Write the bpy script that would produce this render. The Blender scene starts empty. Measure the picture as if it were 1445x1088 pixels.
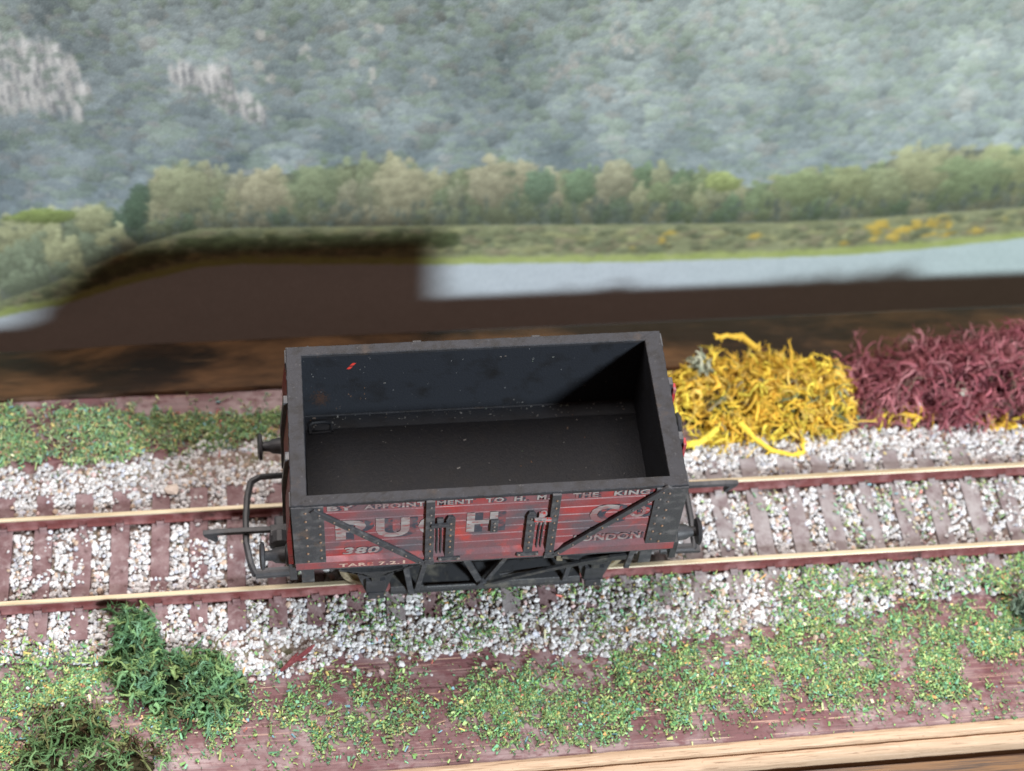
import bpy, math, random
import numpy as np
from mathutils import Vector, Matrix

S = 0.001                      # everything below is written in millimetres
SC = bpy.context.scene
COL = SC.collection
rnd = random.Random(7)
rng = np.random.default_rng(7)

# ------------------------------------------------------------------ camera
cam = bpy.data.cameras.new('camera')
cam.sensor_fit = 'HORIZONTAL'; cam.sensor_width = 36.0
cam.lens = 2463.6 / 1445.0 * 36.0
cam.clip_start = 0.01; cam.clip_end = 50
co = bpy.data.objects.new('camera', cam); COL.objects.link(co)
CM = ((0.99322, 0.04779, -0.10596), (-0.10086, 0.80747, -0.58123), (0.05778, 0.58798, 0.80681))
CC = (-0.2211, -167.3918, 278.9872)
mw = Matrix(CM).to_4x4(); mw.translation = Vector(CC) * S
co.matrix_world = mw
cam.dof.use_dof = True
cam.dof.focus_distance = 0.292
cam.dof.aperture_fstop = 18.0
SC.camera = co

# ------------------------------------------------------------------ world, lamps, exposure
w = bpy.data.worlds.new('World'); SC.world = w; w.use_nodes = True
bg = w.node_tree.nodes['Background']
bg.inputs[0].default_value = (1.0, 0.58, 0.42, 1); bg.inputs[1].default_value = 0.13

def lamp(name, loc, target, size, power, color, shape='DISK'):
    l = bpy.data.lights.new(name, 'AREA'); l.shape = shape; l.size = size; l.energy = power; l.color = color
    o = bpy.data.objects.new(name, l); COL.objects.link(o)
    o.location = Vector(loc) * S
    d = (Vector(target) - Vector(loc)).normalized()
    o.rotation_euler = d.to_track_quat('-Z', 'Y').to_euler()
    return o
KD = Vector((0.605, -1.0, 0.66)).normalized() * 1600
lamp('window_light', Vector((25, 10, 10)) + KD, (25, 10, 10), 0.20, 39, (0.89, 0.97, 1.02))
lamp('overhead_fill', (25, 520, 1300), (25, 10, 0), 1.1, 36, (1.0, 0.91, 0.86), 'SQUARE')  # soft overhead fill, added; set back so little of it reaches the print

SC.view_settings.view_transform = 'Standard'
SC.view_settings.look = 'None'
SC.view_settings.exposure = 0; SC.view_settings.gamma = 1
SC.view_settings.use_curve_mapping = False
SC.cycles.use_denoising = True
SC.cycles.max_bounces = 6

# ------------------------------------------------------------------ helpers: materials
def s2l(c):
    c = np.asarray(c, float) / 255.0
    return np.where(c <= 0.04045, c / 12.92, ((c + 0.055) / 1.055) ** 2.4)

def mat(name, col=(.5, .5, .5), rough=.6, spec=.4, layers=(), bump=None, attr=None, metal=0.0):
    """layers: (colour, frequency per mm, detail, lo, hi, (sx,sy,sz)) mixed over one another by noise"""
    m = bpy.data.materials.new(name); m.use_nodes = True
    nt = m.node_tree; b = nt.nodes['Principled BSDF']
    b.inputs['Roughness'].default_value = rough
    b.inputs['Specular IOR Level'].default_value = spec
    b.inputs['Metallic'].default_value = metal
    tc = nt.nodes.new('ShaderNodeTexCoord')
    def noise(freq, detail, sc, off=0.0):
        mp = nt.nodes.new('ShaderNodeMapping')
        mp.inputs['Scale'].default_value = (1000 * sc[0], 1000 * sc[1], 1000 * sc[2])
        mp.inputs['Location'].default_value = (off, off * .7, off * 1.3)
        nt.links.new(tc.outputs['Object'], mp.inputs['Vector'])
        n = nt.nodes.new('ShaderNodeTexNoise')
        n.inputs['Scale'].default_value = freq; n.inputs['Detail'].default_value = detail
        n.inputs['Roughness'].default_value = .6
        nt.links.new(mp.outputs[0], n.inputs['Vector'])
        return n.outputs['Fac']
    if attr:
        a = nt.nodes.new('ShaderNodeAttribute'); a.attribute_name = attr
        cur = a.outputs['Color']
    else:
        r = nt.nodes.new('ShaderNodeRGB'); r.outputs[0].default_value = (*col, 1); cur = r.outputs[0]
    for i, L in enumerate(layers):
        c, fr, de, lo, hi, sc = (list(L) + [(1, 1, 1)])[:6]
        mr = nt.nodes.new('ShaderNodeMapRange'); mr.clamp = True
        mr.inputs['From Min'].default_value = lo; mr.inputs['From Max'].default_value = hi
        nt.links.new(noise(fr, de, sc, 17.3 * (i + 1)), mr.inputs['Value'])
        mx = nt.nodes.new('ShaderNodeMix'); mx.data_type = 'RGBA'
        nt.links.new(mr.outputs[0], mx.inputs['Factor'])
        nt.links.new(cur, mx.inputs['A']); mx.inputs['B'].default_value = (*c, 1)
        cur = mx.outputs['Result']
    nt.links.new(cur, b.inputs['Base Color'])
    if bump:
        fr, de, st, sc = (list(bump) + [(1, 1, 1)])[:4]
        bp = nt.nodes.new('ShaderNodeBump'); bp.inputs['Strength'].default_value = st
        bp.inputs['Distance'].default_value = 0.0003
        nt.links.new(noise(fr, de, sc, 5.0), bp.inputs['Height'])
        nt.links.new(bp.outputs[0], b.inputs['Normal'])
    return m

# ------------------------------------------------------------------ helpers: meshes
class MB:
    def __init__(self): self.v = []; self.f = []; self.c = []; self.mi = []
    def add(self, vs, fs, c=None, mi=0):
        n = len(self.v); self.v += [tuple(p) for p in vs]
        for f in fs: self.f.append([i + n for i in f]); self.c.append(c); self.mi.append(mi)
        return self
    def box(self, x0, x1, y0, y1, z0, z1, c=None, mi=0):
        vs = [(x, y, z) for x in (x0, x1) for y in (y0, y1) for z in (z0, z1)]
        return self.add(vs, [(0, 1, 3, 2), (4, 6, 7, 5), (0, 4, 5, 1), (2, 3, 7, 6), (0, 2, 6, 4), (1, 5, 7, 3)], c, mi)
    def prism(self, poly, a0, a1, axis='y', c=None, mi=0):
        """poly of 2-d points extruded along axis; for y poly=(x,z), for x poly=(y,z), for z poly=(x,y)"""
        def P(p, a):
            return {'y': (p[0], a, p[1]), 'x': (a, p[0], p[1]), 'z': (p[0], p[1], a)}[axis]
        n = len(poly); vs = [P(p, a0) for p in poly] + [P(p, a1) for p in poly]
        fs = [tuple(range(n))[::-1], tuple(range(n, 2 * n))] + [(i, (i + 1) % n, n + (i + 1) % n, n + i) for i in range(n)]
        return self.add(vs, fs, c, mi)
    def bar(self, p, q, wd, th, up=(0, -1, 0), c=None, mi=0):
        """flat bar from p to q: width wd across, thickness th along up"""
        p, q, up = Vector(p), Vector(q), Vector(up)
        t = (q - p).normalized(); s = t.cross(up).normalized(); u = s.cross(t).normalized()
        vs = [e + s * (a * wd / 2) + u * (b * th / 2) for e in (p, q) for a, b in ((-1, -1), (1, -1), (1, 1), (-1, 1))]
        return self.add(vs, [(3, 2, 1, 0), (4, 5, 6, 7), (0, 1, 5, 4), (1, 2, 6, 5), (2, 3, 7, 6), (3, 0, 4, 7)], c, mi)
    def tube(self, pts, rad, n=8, c=None, mi=0, sq=1.0):
        pts = [Vector(p) for p in pts]
        if not hasattr(rad, '__len__'): rad = [rad] * len(pts)
        ref = Vector((0.31, 0.52, 0.79)); vs = []
        for i, p in enumerate(pts):
            t = (pts[min(i + 1, len(pts) - 1)] - pts[max(i - 1, 0)]).normalized()
            a = (ref - t * ref.dot(t))
            if a.length < 1e-4: a = t.orthogonal()
            a.normalize(); ref = a; b = t.cross(a)
            for k in range(n):
                an = 2 * math.pi * k / n
                vs.append(p + (a * math.cos(an) + b * math.sin(an) * sq) * rad[i])
        fs = [(i * n + k, i * n + (k + 1) % n, (i + 1) * n + (k + 1) % n, (i + 1) * n + k) for i in range(len(pts) - 1) for k in range(n)]
        fs += [tuple(range(n))[::-1], tuple(range((len(pts) - 1) * n, len(pts) * n))]
        return self.add(vs, fs, c, mi)
    def lathe(self, prof, org, axis='x', n=24, sgn=1, c=None, mi=0):
        """prof: (distance along axis, radius)"""
        vs = []
        for a, r in prof:
            for k in range(n):
                t = 2 * math.pi * k / n; u, v_ = r * math.cos(t), r * math.sin(t)
                if axis == 'x': vs.append((org[0] + sgn * a, org[1] + u, org[2] + v_))
                else: vs.append((org[0] + u, org[1] + sgn * a, org[2] + v_))
        fs = [(i * n + k, i * n + (k + 1) % n, (i + 1) * n + (k + 1) % n, (i + 1) * n + k) for i in range(len(prof) - 1) for k in range(n)]
        fs += [tuple(range(n))[::-1], tuple(range((len(prof) - 1) * n, len(prof) * n))]
        return self.add(vs, fs, c, mi)
    def rivet(self, x, y, z, r=.28, sgn=-1, c=None):
        return self.lathe([(-.05, r), (.12, r * .85), (.22, r * .4)], (x, y, z), 'y', 8, sgn, c, 1)

def wpos(o):
    p = Vector((0, 0, 0))
    while o is not None: p = p + o.location; o = o.parent
    return p

def link_mesh(name, me, mats, parent=None, loc=None):
    o = bpy.data.objects.new(name, me); COL.objects.link(o)
    for m in (mats if isinstance(mats, (list, tuple)) else [mats]): me.materials.append(m)
    if parent is not None: o.parent = parent
    elif loc is not None: o.location = Vector(loc) * S
    return o

def finish(me, smooth):
    import bmesh
    b = bmesh.new(); b.from_mesh(me); bmesh.ops.recalc_face_normals(b, faces=b.faces[:]); b.to_mesh(me); b.free()
    me.polygons.foreach_set('use_smooth', [smooth] * len(me.polygons)); me.update()

def obj(name, mb, mats, parent=None, loc=None, smooth=False, bevel=0):
    base = (wpos(parent) / S) if parent is not None else Vector(loc or (0, 0, 0))
    me = bpy.data.meshes.new(name)
    me.from_pydata([((v[0] - base[0]) * S, (v[1] - base[1]) * S, (v[2] - base[2]) * S) for v in mb.v], [], mb.f)
    me.polygons.foreach_set('material_index', mb.mi)
    if any(c is not None for c in mb.c):
        a = me.attributes.new('Col', 'FLOAT_COLOR', 'FACE')
        arr = np.array([(*(c if c is not None else (.5, .5, .5)), 1) for c in mb.c], np.float32)
        a.data.foreach_set('color', arr.ravel())
    finish(me, smooth)
    o = link_mesh(name, me, mats, parent, loc)
    if bevel:
        m = o.modifiers.new('bevel', 'BEVEL'); m.width = bevel * S; m.segments = 2; m.limit_method = 'ANGLE'; m.angle_limit = math.radians(40)
    if smooth:
        try: me.set_sharp_from_angle(angle=math.radians(38))
        except Exception: pass
    return o

def fast_mesh(name, V, F, mats, C=None, loc=(0, 0, 0), parent=None, smooth=False):
    """V (n,3) mm, F (m,k), C (n,3) point colours"""
    base = (wpos(parent) / S) if parent is not None else Vector(loc)
    me = bpy.data.meshes.new(name)
    V = (np.asarray(V, np.float64) - np.array(base)) * S
    F = np.asarray(F, np.int32); m, k = F.shape
    me.vertices.add(len(V)); me.vertices.foreach_set('co', V.astype(np.float32).ravel())
    me.loops.add(m * k); me.loops.foreach_set('vertex_index', F.ravel())
    me.polygons.add(m); me.polygons.foreach_set('loop_start', np.arange(0, m * k, k, dtype=np.int32))
    me.polygons.foreach_set('loop_total', np.full(m, k, np.int32))
    me.polygons.foreach_set('use_smooth', np.full(m, smooth, bool))
    me.update(calc_edges=True); me.validate()
    if C is not None:
        a = me.attributes.new('Col', 'FLOAT_COLOR', 'POINT')
        a.data.foreach_set('color', np.concatenate([C, np.ones((len(C), 1))], 1).astype(np.float32).ravel())
    return link_mesh(name, me, mats, parent, None if parent is not None else loc)

def tag(o, label, cat, group=None, kind=None):
    if label: o['label'] = label
    if cat: o['category'] = cat
    if group: o['group'] = group
    if kind: o['kind'] = kind
    return o

def thing(name, label, cat, loc, group=None):
    o = bpy.data.objects.new(name, None); COL.objects.link(o); o.location = Vector(loc) * S
    o.empty_display_size = 0.01
    return tag(o, label, cat, group)

# value noise on arrays
_lat = {}
def vnoise(x, y, freq, seed):
    if seed not in _lat: _lat[seed] = np.random.default_rng(seed).random((64, 64))
    r = _lat[seed]
    u, v = np.asarray(x, float) * freq, np.asarray(y, float) * freq
    i, j = np.floor(u).astype(int), np.floor(v).astype(int); a, b = u - i, v - j
    a, b = a * a * (3 - 2 * a), b * b * (3 - 2 * b)
    g = lambda p, q: r[p % 64, q % 64]
    return (g(i, j) * (1 - a) + g(i + 1, j) * a) * (1 - b) + (g(i, j + 1) * (1 - a) + g(i + 1, j + 1) * a) * b
def fbm(x, y, freq, seed, octv=4):
    s, a, t = 0, 1.0, 0
    for k in range(octv):
        s = s + a * vnoise(x, y, freq * 2 ** k, seed + k); t += a; a *= .55
    return s / t

# ------------------------------------------------------------------ the printed landscape behind the display
PY = 74.0; PX0, PX1, PZ0, PZ1, PD = -95.0, 195.0, -36.0, 94.0, 0.28
def photo_to_print(px, py):
    """where a point measured on the reference lies on the upright print (mm)"""
    d = np.array(CM) @ np.array([(px - 722.5) / 2463.6, -(py - 544.0) / 2463.6, -1.0])
    t = (PY - CC[1]) / d[1]
    return CC[0] + t * d[0], CC[2] + t * d[2]

def paint_print():
    nc, nr = int((PX1 - PX0) / PD) + 1, int((PZ1 - PZ0) / PD) + 1
    X, Z = np.meshgrid(PX0 + np.arange(nc) * PD, PZ0 + np.arange(nr) * PD)
    # coordinates of every print point in the reference's own pixels (the print's own layout grid)
    q = (np.stack([X, np.full_like(X, PY), Z], -1) - np.array(CC)) @ np.array(CM)
    U = 722.5 + 2463.6 * q[..., 0] / -q[..., 2]; V = 544 - 2463.6 * q[..., 1] / -q[..., 2]
    img = np.zeros((nr, nc, 3))
    R = np.random.default_rng(11)
    def lerp(a, b, t): return np.asarray(a) * (1 - t[..., None]) + np.asarray(b) * t[..., None]
    t = np.clip(V / 300, -.2, 1)
    img[:] = lerp((138, 150, 153), (120, 134, 144), t)
    img += (fbm(U, V * 1.2, 1 / 60, 3)[..., None] - .5) * 30
    sx = 6.25 * PD; sz = 4.75 * PD    # photo pixels per cell
    def blob(u, v, ru, rv, col, shade=.16, edge=.3, nz=.35, alpha=1.0, hc=.14):
        x, z = photo_to_print(u, v)
        ci, ri = (x - PX0) / PD, (z - PZ0) / PD
        a, b = int(ru / sx * 1.3) + 2, int(rv / sz * 1.3) + 2
        c0, c1, r0, r1 = max(0, int(ci) - a), min(nc, int(ci) + a + 1), max(0, int(ri) - b), min(nr, int(ri) + b + 1)
        if c1 <= c0 or r1 <= r0: return
        cc, rr = np.meshgrid(np.arange(c0, c1), np.arange(r0, r1))
        dx = (cc - ci) * sx / ru; dy = (rr - ri) * sz / rv
        h = fbm(cc + u * 7.1, rr + v * 3.3, .33, int(u * 13 + v) % 997, 2)
        d = np.sqrt(dx * dx + dy * dy) + (h - .5) * nz * 2
        al = np.clip((1 - d) / edge, 0, 1)[..., None] * alpha
        sh = 1 + shade * (dy * .8 - dx * .15) + (h - .5) * hc
        c = np.asarray(col) * sh[..., None]
        img[r0:r1, c0:c1] = img[r0:r1, c0:c1] * (1 - al) + c * al
    # hazy wooded hillside: overlapping crowns, each with a shaded foot and lighter leaf masses on top
    pts = [(R.uniform(-60, 1520), -45 + 385 * R.random() ** .9) for _ in range(6800)]
    pts += [(R.uniform(-260, 1760), R.uniform(-330, -40)) for _ in range(3600)] + [(R.choice((R.uniform(-260, -60), R.uniform(1520, 1760))), R.uniform(-40, 330)) for _ in range(900)]
    pts.sort(key=lambda p: p[1])
    for u, v in pts:
        f = max(v, 0) / 300
        s = R.uniform(.6, 1.3) * (0.62 + .55 * f)
        au, av = np.array(u), np.array(v)
        tone = vnoise(au, av, 1 / 80, 21) - .5 + .7 * (vnoise(au + .4 * av, av, 1 / 34, 22) - .5)
        base = np.array((129, 140, 142.)) + tone * 38 + R.normal(0, 5)
        base += np.array((11, 14, 11)) * np.clip((u - 560) / 850, -.7, 1) * (1 - .6 * f)
        base -= np.array((9, 6, 0)) * f
        k = R.random()
        if k < .30: base += np.array((2, 4, -6))
        elif k < .34: base += np.array((12, 12, 4))
        elif k < .44: base += np.array((8, 2, -2))
        ru, rv = 13.5 * s, 11.5 * s
        if v < -40: ru, rv = ru * 1.25, rv * 1.25
        blob(u, v, ru, rv, base * .985, .19, .22, .38, .92, .16)
        for _ in range(4):
            a, b = R.normal(0, .42), R.normal(-.2, .36)
            blob(u + a * ru, v + b * rv, ru * R.uniform(.2, .42), rv * R.uniform(.2, .40), base * (1.03 - .10 * b + R.normal(0, .035)), .10, .45, .5, .6, .12)
    # pale cliffs among the trees
    def cliff(poly, n, br, crack=.5):
        poly = np.array(poly, float)
        def inside(u, v):
            r_ = False; q = len(poly)
            for a in range(q):
                (x1, y1), (x2, y2) = poly[a], poly[a - 1]
                if (y1 > v) != (y2 > v) and u < (x2 - x1) * (v - y1) / (y2 - y1) + x1: r_ = not r_
            return r_
        lo, hi = poly.min(0), poly.max(0)
        todo = []
        while len(todo) < n:
            u, v = R.uniform(*[lo[0], hi[0]]), R.uniform(lo[1], hi[1])
            if inside(u, v): todo.append((u, v))
        for u, v in todo:
            w_ = math.sin((u + v * .18) * .42) * 11 + math.sin(u * .17 + 1) * 8
            g = br + w_ + R.normal(0, 7) - 10 * (v - lo[1]) / (hi[1] - lo[1])
            blob(u, v, R.uniform(3, 6), R.uniform(7, 16), (g * .99, g * .99, g), .04, .65, .5, .58, .1)
        for u, v in todo[:int(n * crack * .4)]:
            blob(u + 4, v + 6, R.uniform(1.6, 3), R.uniform(7, 16), np.array((128, 132, 138.)) * R.uniform(.92, 1.06), .0, .6, .4, .6)
        for u, v in todo[:int(n * .08)]:
            blob(u, v + 6, R.uniform(6, 11), R.uniform(3, 6), np.array((126, 138, 134.)), .1, .6, .5, .7)
    cliff([(-70, 40), (0, 52), (22, 66), (60, 60), (98, 72), (108, 100), (128, 128), (120, 140), (100, 136), (116, 158), (108, 170), (60, 150), (20, 158), (-70, 150)], 520, 196)
    cliff([(238, 100), (262, 94), (280, 108), (300, 98), (322, 100), (332, 130), (338, 150), (318, 152), (300, 134), (285, 122), (255, 124)], 170, 196, .7)
    cliff([(340, 136), (354, 134), (360, 150), (374, 158), (372, 168), (345, 168)], 44, 204, .6)
    for (u, v, w_, h, g) in ((432, 70, 9, 16, 172), (365, 92, 9, 9, 168), (380, 110, 12, 10, 166), (526, 100, 7, 14, 184), (535, 40, 9, 8, 172), (365, 48, 8, 5, 170), (808, 92, 12, 16, 164), (795, 104, 16, 8, 160),
                             (868, 55, 6, 9, 176), (886, 64, 8, 10, 178), (1088, 66, 6, 14, 172), (1105, 62, 9, 12, 170), (1060, 76, 12, 9, 166), (840, 128, 18, 9, 170), (1000, 25, 12, 8, 168), (500, 88, 6, 6, 166), (610, 112, 12, 8, 160)):
        for _ in range(9): blob(u + R.normal(0, w_ * .5), v + R.normal(0, h * .5), R.uniform(2.5, 5), R.uniform(3, 7), np.array((g, g * 1.01, g)) + R.normal(0, 6), .05, .6, .4, .7)
    # line of trees in front of the hill
    top = np.array([(-80, 320), (0, 302), (60, 292), (150, 288), (172, 296), (200, 255), (262, 222), (320, 236), (400, 234), (480, 224), (540, 216), (588, 236),
                    (620, 238), (650, 228), (700, 219), (760, 232), (820, 236), (870, 226), (960, 230), (1010, 236), (1045, 256), (1080, 250), (1130, 236), (1200, 236),
                    (1262, 214), (1300, 203), (1400, 198), (1445, 206), (1540, 200)], float)
    bot = np.array([(-80, 455), (0, 425), (60, 405), (130, 375), (200, 345), (280, 322), (600, 318), (960, 316), (1100, 314), (1250, 306), (1445, 292), (1540, 285)], float)
    T = lambda u: np.interp(u, top[:, 0], top[:, 1]); B = lambda u: np.interp(u, bot[:, 0], bot[:, 1])
    pal = [(138, 140, 118), (126, 132, 113), (114, 126, 104), (146, 146, 126), (102, 118, 100), (132, 134, 117), (119, 129, 106)]
    m = (V > T(U) + 12) & (V < B(U) + 6)
    img[m] = (108, 117, 108)
    def tree(u, v, rx, ry, base, n=46):
        blob(u, v + ry * .25, rx * 1.02, ry, base * .86, .10, .35, .35, .85)
        subs = sorted([(R.normal(0, .46), R.normal(-.02, .46)) for _ in range(n)], key=lambda q: -q[1] * .4 + R.random() * .6)
        for (a, b) in subs:
            if a * a + b * b > .95: continue
            sh = 1.02 - .20 * b - .05 * a + R.normal(0, .05)
            blob(u + a * rx, v + b * ry, R.uniform(.12, .26) * rx + 1.5, R.uniform(.10, .2) * ry + 1.5, base * sh, .14, .45, .5, .8, .2)
    for row in (0, 1, 2):
        u = -80.0
        while u < 1540:
            w_ = R.uniform(24, 40) if row == 0 else R.uniform(18, 32)
            u += w_ * .95
            tp, bt = T(u), B(u); h = bt - tp
            base = np.array(pal[R.integers(len(pal))], float) * (1.04, .97, .86)[row]
            if u > 900: base = base * np.array((.97, 1.0, .96))
            if row == 0: v, ry = tp + h * R.uniform(.27, .36), h * R.uniform(.29, .36)
            elif row == 1: v, ry = tp + h * R.uniform(.52, .66), h * R.uniform(.22, .3)
            else: v, ry = tp + h * R.uniform(.80, .88), h * R.uniform(.14, .2)
            if 172 < u < 212 and row < 2: base = np.array((84, 102, 90.))
            elif u < 170: base = np.array((150, 155, 126.)) if R.random() < .5 else np.array((118, 130, 112.))
            tree(u, v, w_ * .62, ry, base, 46 if row < 2 else 26)
    for (u, v, rx, ry, c) in ((565, 262, 42, 40, (152, 152, 130)), (440, 262, 36, 34, (124, 136, 112)), (262, 262, 44, 38, (140, 146, 122)), (370, 268, 34, 32, (154, 153, 132)), (694, 254, 36, 34, (150, 150, 130)),
                              (762, 262, 22, 26, (104, 124, 106)), (818, 262, 24, 24, (108, 128, 106)), (870, 252, 30, 26, (146, 148, 128)), (1300, 240, 50, 38, (146, 152, 122)), (1430, 238, 50, 36, (138, 148, 114)), (1375, 252, 56, 34, (118, 134, 104)), (1250, 262, 34, 28, (130, 140, 112)), (1130, 262, 40, 26, (126, 140, 108)), (1200, 258, 36, 26, (134, 144, 112)), (1020, 256, 26, 14, (142, 156, 108)),
                              (192, 296, 16, 26, (80, 98, 84)), (60, 304, 50, 10, (126, 142, 92)), (130, 306, 28, 20, (152, 158, 128))):
        tree(u, v, rx, ry, np.array(c, float), 80)
    # dark gaps between trunks near the foot of the tree line
    for _ in range(330):
        u = R.uniform(150, 1500); v = B(u) - R.uniform(0, 36) ** .98
        blob(u, v, R.uniform(2, 7), R.uniform(4, 12), np.array((86, 97, 93.)) * R.uniform(.88, 1.18), .1, .7, .5, .55)
    # hedge band, grass edge and river
    riv = np.array([(-80, 468), (0, 446), (40, 437), (85, 430), (180, 400), (280, 376), (340, 371), (600, 372), (900, 368), (1100, 362), (1200, 358), (1300, 350), (1445, 335), (1540, 324)], float)
    RV = lambda u: np.interp(u, riv[:, 0], riv[:, 1])
    m = (V >= B(U)) & (V < RV(U) + 4)
    gk = fbm(U, V * 2.5, 1 / 22, 31)[..., None]
    img[m] = ((136, 143, 114) + (gk - .5) * np.array((44, 42, 40)))[m]
    for _ in range(900):
        u = R.uniform(-60, 1520); a = R.random(); v = B(u) + 6 + a * max(4, RV(u) - B(u) - 20)
        c = ((106, 116, 94), (122, 130, 104), (150, 154, 118), (136, 134, 112))[R.integers(4)]
        if 1225 < u < 1340 and R.random() < .45 or (R.random() < .04 and u > 800): c = (190, 168, 88)
        blob(u, v, R.uniform(6, 16), R.uniform(3.5, 7), np.array(c) * R.uniform(.88, 1.08), .22, .5, .5, .8)
    for _ in range(170):
        u = R.uniform(120, 640); v = B(u) + 14 + R.random() * 16
        blob(u, v, R.uniform(8, 18), R.uniform(4, 8), np.array((92, 104, 76)) * R.uniform(.8, 1.1), .2, .5, .5, .8)
    e = V - (RV(U) - 11 + (fbm(U, V, 1 / 9, 5) - .5) * 8)
    al = np.clip(e / 5, 0, 1)[..., None]
    img = img * (1 - al) + ((158, 172, 112) + (gk - .5) * np.array((30, 26, 30))) * al
    e = V - (RV(U) + (fbm(U, V, 1 / 14, 9) - .5) * 3)
    al = np.clip(e / 2.5, 0, 1)[..., None]
    water = lerp((184, 196, 208), (176, 196, 200), np.clip((U - 900) / 500, 0, 1)) + (fbm(U * .3, V, 1 / 6, 12)[..., None] - .5) * 9
    img = img * (1 - al) + water * al
    # the print is a soft enlargement
    kx = np.exp(-.5 * (np.arange(-5, 6) / .7) ** 2); kx /= kx.sum()
    for ax in (0, 1):
        pad = np.pad(img, [(5, 5) if a == ax else (0, 0) for a in range(3)], mode='edge')
        img = sum(kx[i] * np.take(pad, np.arange(i, i + img.shape[ax]), axis=ax) for i in range(11))
    # printed photograph's own grain
    img += R.normal(0, 4.5, img.shape[:2])[..., None]
    glare_haze = np.clip((U - 900) / 900, 0, .25)[..., None] * np.clip((250 - V) / 200, 0, 1)[..., None]  # glare haze towards the upper right, painted into the print colours
    img = img * (1 - glare_haze) + np.array((196, 212, 212)) * glare_haze
    return X, Z, np.clip(img, 12, 245), nc, nr

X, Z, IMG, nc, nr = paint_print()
idx = np.arange(nc * nr).reshape(nr, nc)
F = np.stack([idx[:-1, :-1], idx[:-1, 1:], idx[1:, 1:], idx[1:, :-1]], -1).reshape(-1, 4)
Vp = np.stack([X.ravel(), np.full(X.size, PY), Z.ravel()], 1)
m_print = mat('printed_paper', attr='Col', rough=.5, spec=.25)
pr = thing('landscape_print', 'large printed photograph of wooded hills, trees and river behind the railway', 'printed backdrop', (50, PY, PZ0))
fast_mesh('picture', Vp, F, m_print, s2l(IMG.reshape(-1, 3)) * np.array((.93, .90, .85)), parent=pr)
m_card = mat('card', (.55, .5, .45), .8)
obj('backing_board', MB().box(PX0, PX1, PY + .05, PY + 2.5, PZ0, PZ1), m_card, pr)

# ------------------------------------------------------------------ base board, trim, dark boards
m_board = mat('maroon_painted_board', (.105, .030, .036), .5, .4, [
    ((.19, .105, .11), .12, 5, .36, .70, (1, 1, 1)),
    ((.05, .018, .02), .5, 4, .55, .8, (.06, 1, 1)),
    ((.42, .26, .20), 1.1, 3, .62, .68, (.02, 1.0, 1)),
    ((.50, .34, .26), 3.6, 2, .63, .68, (.008, 1.0, 1)), ((.06, .02, .024), 3.0, 3, .58, .66, (.012, 1, 1)),
    ((.33, .25, .255), .10, 9, .42, .66, (.6, 1, 1)), ((.14, .055, .062), .7, 8, .50, .62, (.5, 1, 1)),
    ((.10, .028, .034), .6, 4, .58, .74, (.07, 1, 1)),
], bump=(1.2, 4, .5, (.06, 1, 1)))
g = MB()
fy = lambda x: -44.1 + .012 * x
g.add([(-95, fy(-95), -4), (195, fy(195), -4), (195, 38.6, -4), (-95, 38.6, -4), (-95, fy(-95), -10), (195, fy(195), -10), (195, 38.6, -10), (-95, 38.6, -10)],
      [(0, 1, 2, 3), (4, 7, 6, 5), (0, 4, 5, 1), (1, 5, 6, 2), (2, 6, 7, 3), (3, 7, 4, 0)])
tag(obj('ground', g, m_board, loc=(50, 0, -10)), 'maroon painted board with pale wood grain showing through', 'ground', kind='structure')

m_raw = mat('raw_pine', (.46, .33, .225), .7, .25, [
    ((.58, .42, .29), .8, 4, .45, .7, (.05, 1, 1)), ((.34, .20, .12), 1.0, 4, .62, .75, (.06, 1, 1)), ((.30, .19, .12), 1.4, 5, .64, .74), ((.24, .15, .095), 4.5, 3, .56, .68, (.03, 1, 1)), ((.62, .48, .36), 3.0, 3, .58, .70, (.02, 1, 1))],
    bump=(1.5, 4, .4, (.05, 1, 1)))
tr = MB(); N = 60
def sweep(mb, prof, x0, x1, n, jit=.06, seed=1):
    r = random.Random(seed); vs = []; fs = []; k = len(prof)
    for i in range(n + 1):
        x = x0 + (x1 - x0) * i / n
        for (y, z) in prof: vs.append((x, y + fy(x) + 44.1 + r.uniform(-jit, jit), z + r.uniform(-jit, jit)))
    for i in range(n):
        for j in range(k): fs.append((i * k + j, i * k + (j + 1) % k, (i + 1) * k + (j + 1) % k, (i + 1) * k + j))
    fs += [tuple(range(k)), tuple(range(n * k, n * k + k))[::-1]]
    return mb.add(vs, fs)
sweep(tr, [(-44.15, -3.7), (-44.8, -3.35), (-45.5, -3.5), (-45.95, -3.9), (-46.1, -5.0), (-46.35, -5.0), (-46.5, -4.3), (-47.0, -4.15), (-47.7, -4.5), (-48.3, -5.3), (-48.4, -9.5), (-44.15, -9.5)], -95, 195, 150, .05)
tag(obj('wooden_trim', tr, m_raw, loc=(50, -46, -9.5), smooth=True), 'pale raw wood strip along the front edge of the maroon board', 'wood trim')
m_oak = mat('varnished_wood', (.13, .062, .020), .42, .5, [
    ((.22, .11, .036), .5, 5, .45, .7, (.05, 1, 1)), ((.05, .024, .012), .8, 4, .52, .68, (.04, 1, 1)), ((.50, .36, .24), 1.2, 2, .68, .72, (.02, 1, 1)),
    ((.03, .018, .012), 3.5, 3, .52, .66, (.02, 1, 1)), ((.03, .02, .018), .12, 3, .66, .72, (1, 1, 1))], bump=(1.2, 4, .5, (.04, 1, 1)))
tag(obj('wooden_ledge', MB().box(-95, 195, -110, -48.6, -12, -6.2), m_oak, loc=(50, -80, -12)), 'golden brown varnished wood at the bottom edge below the pale strip', 'wood ledge')
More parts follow.
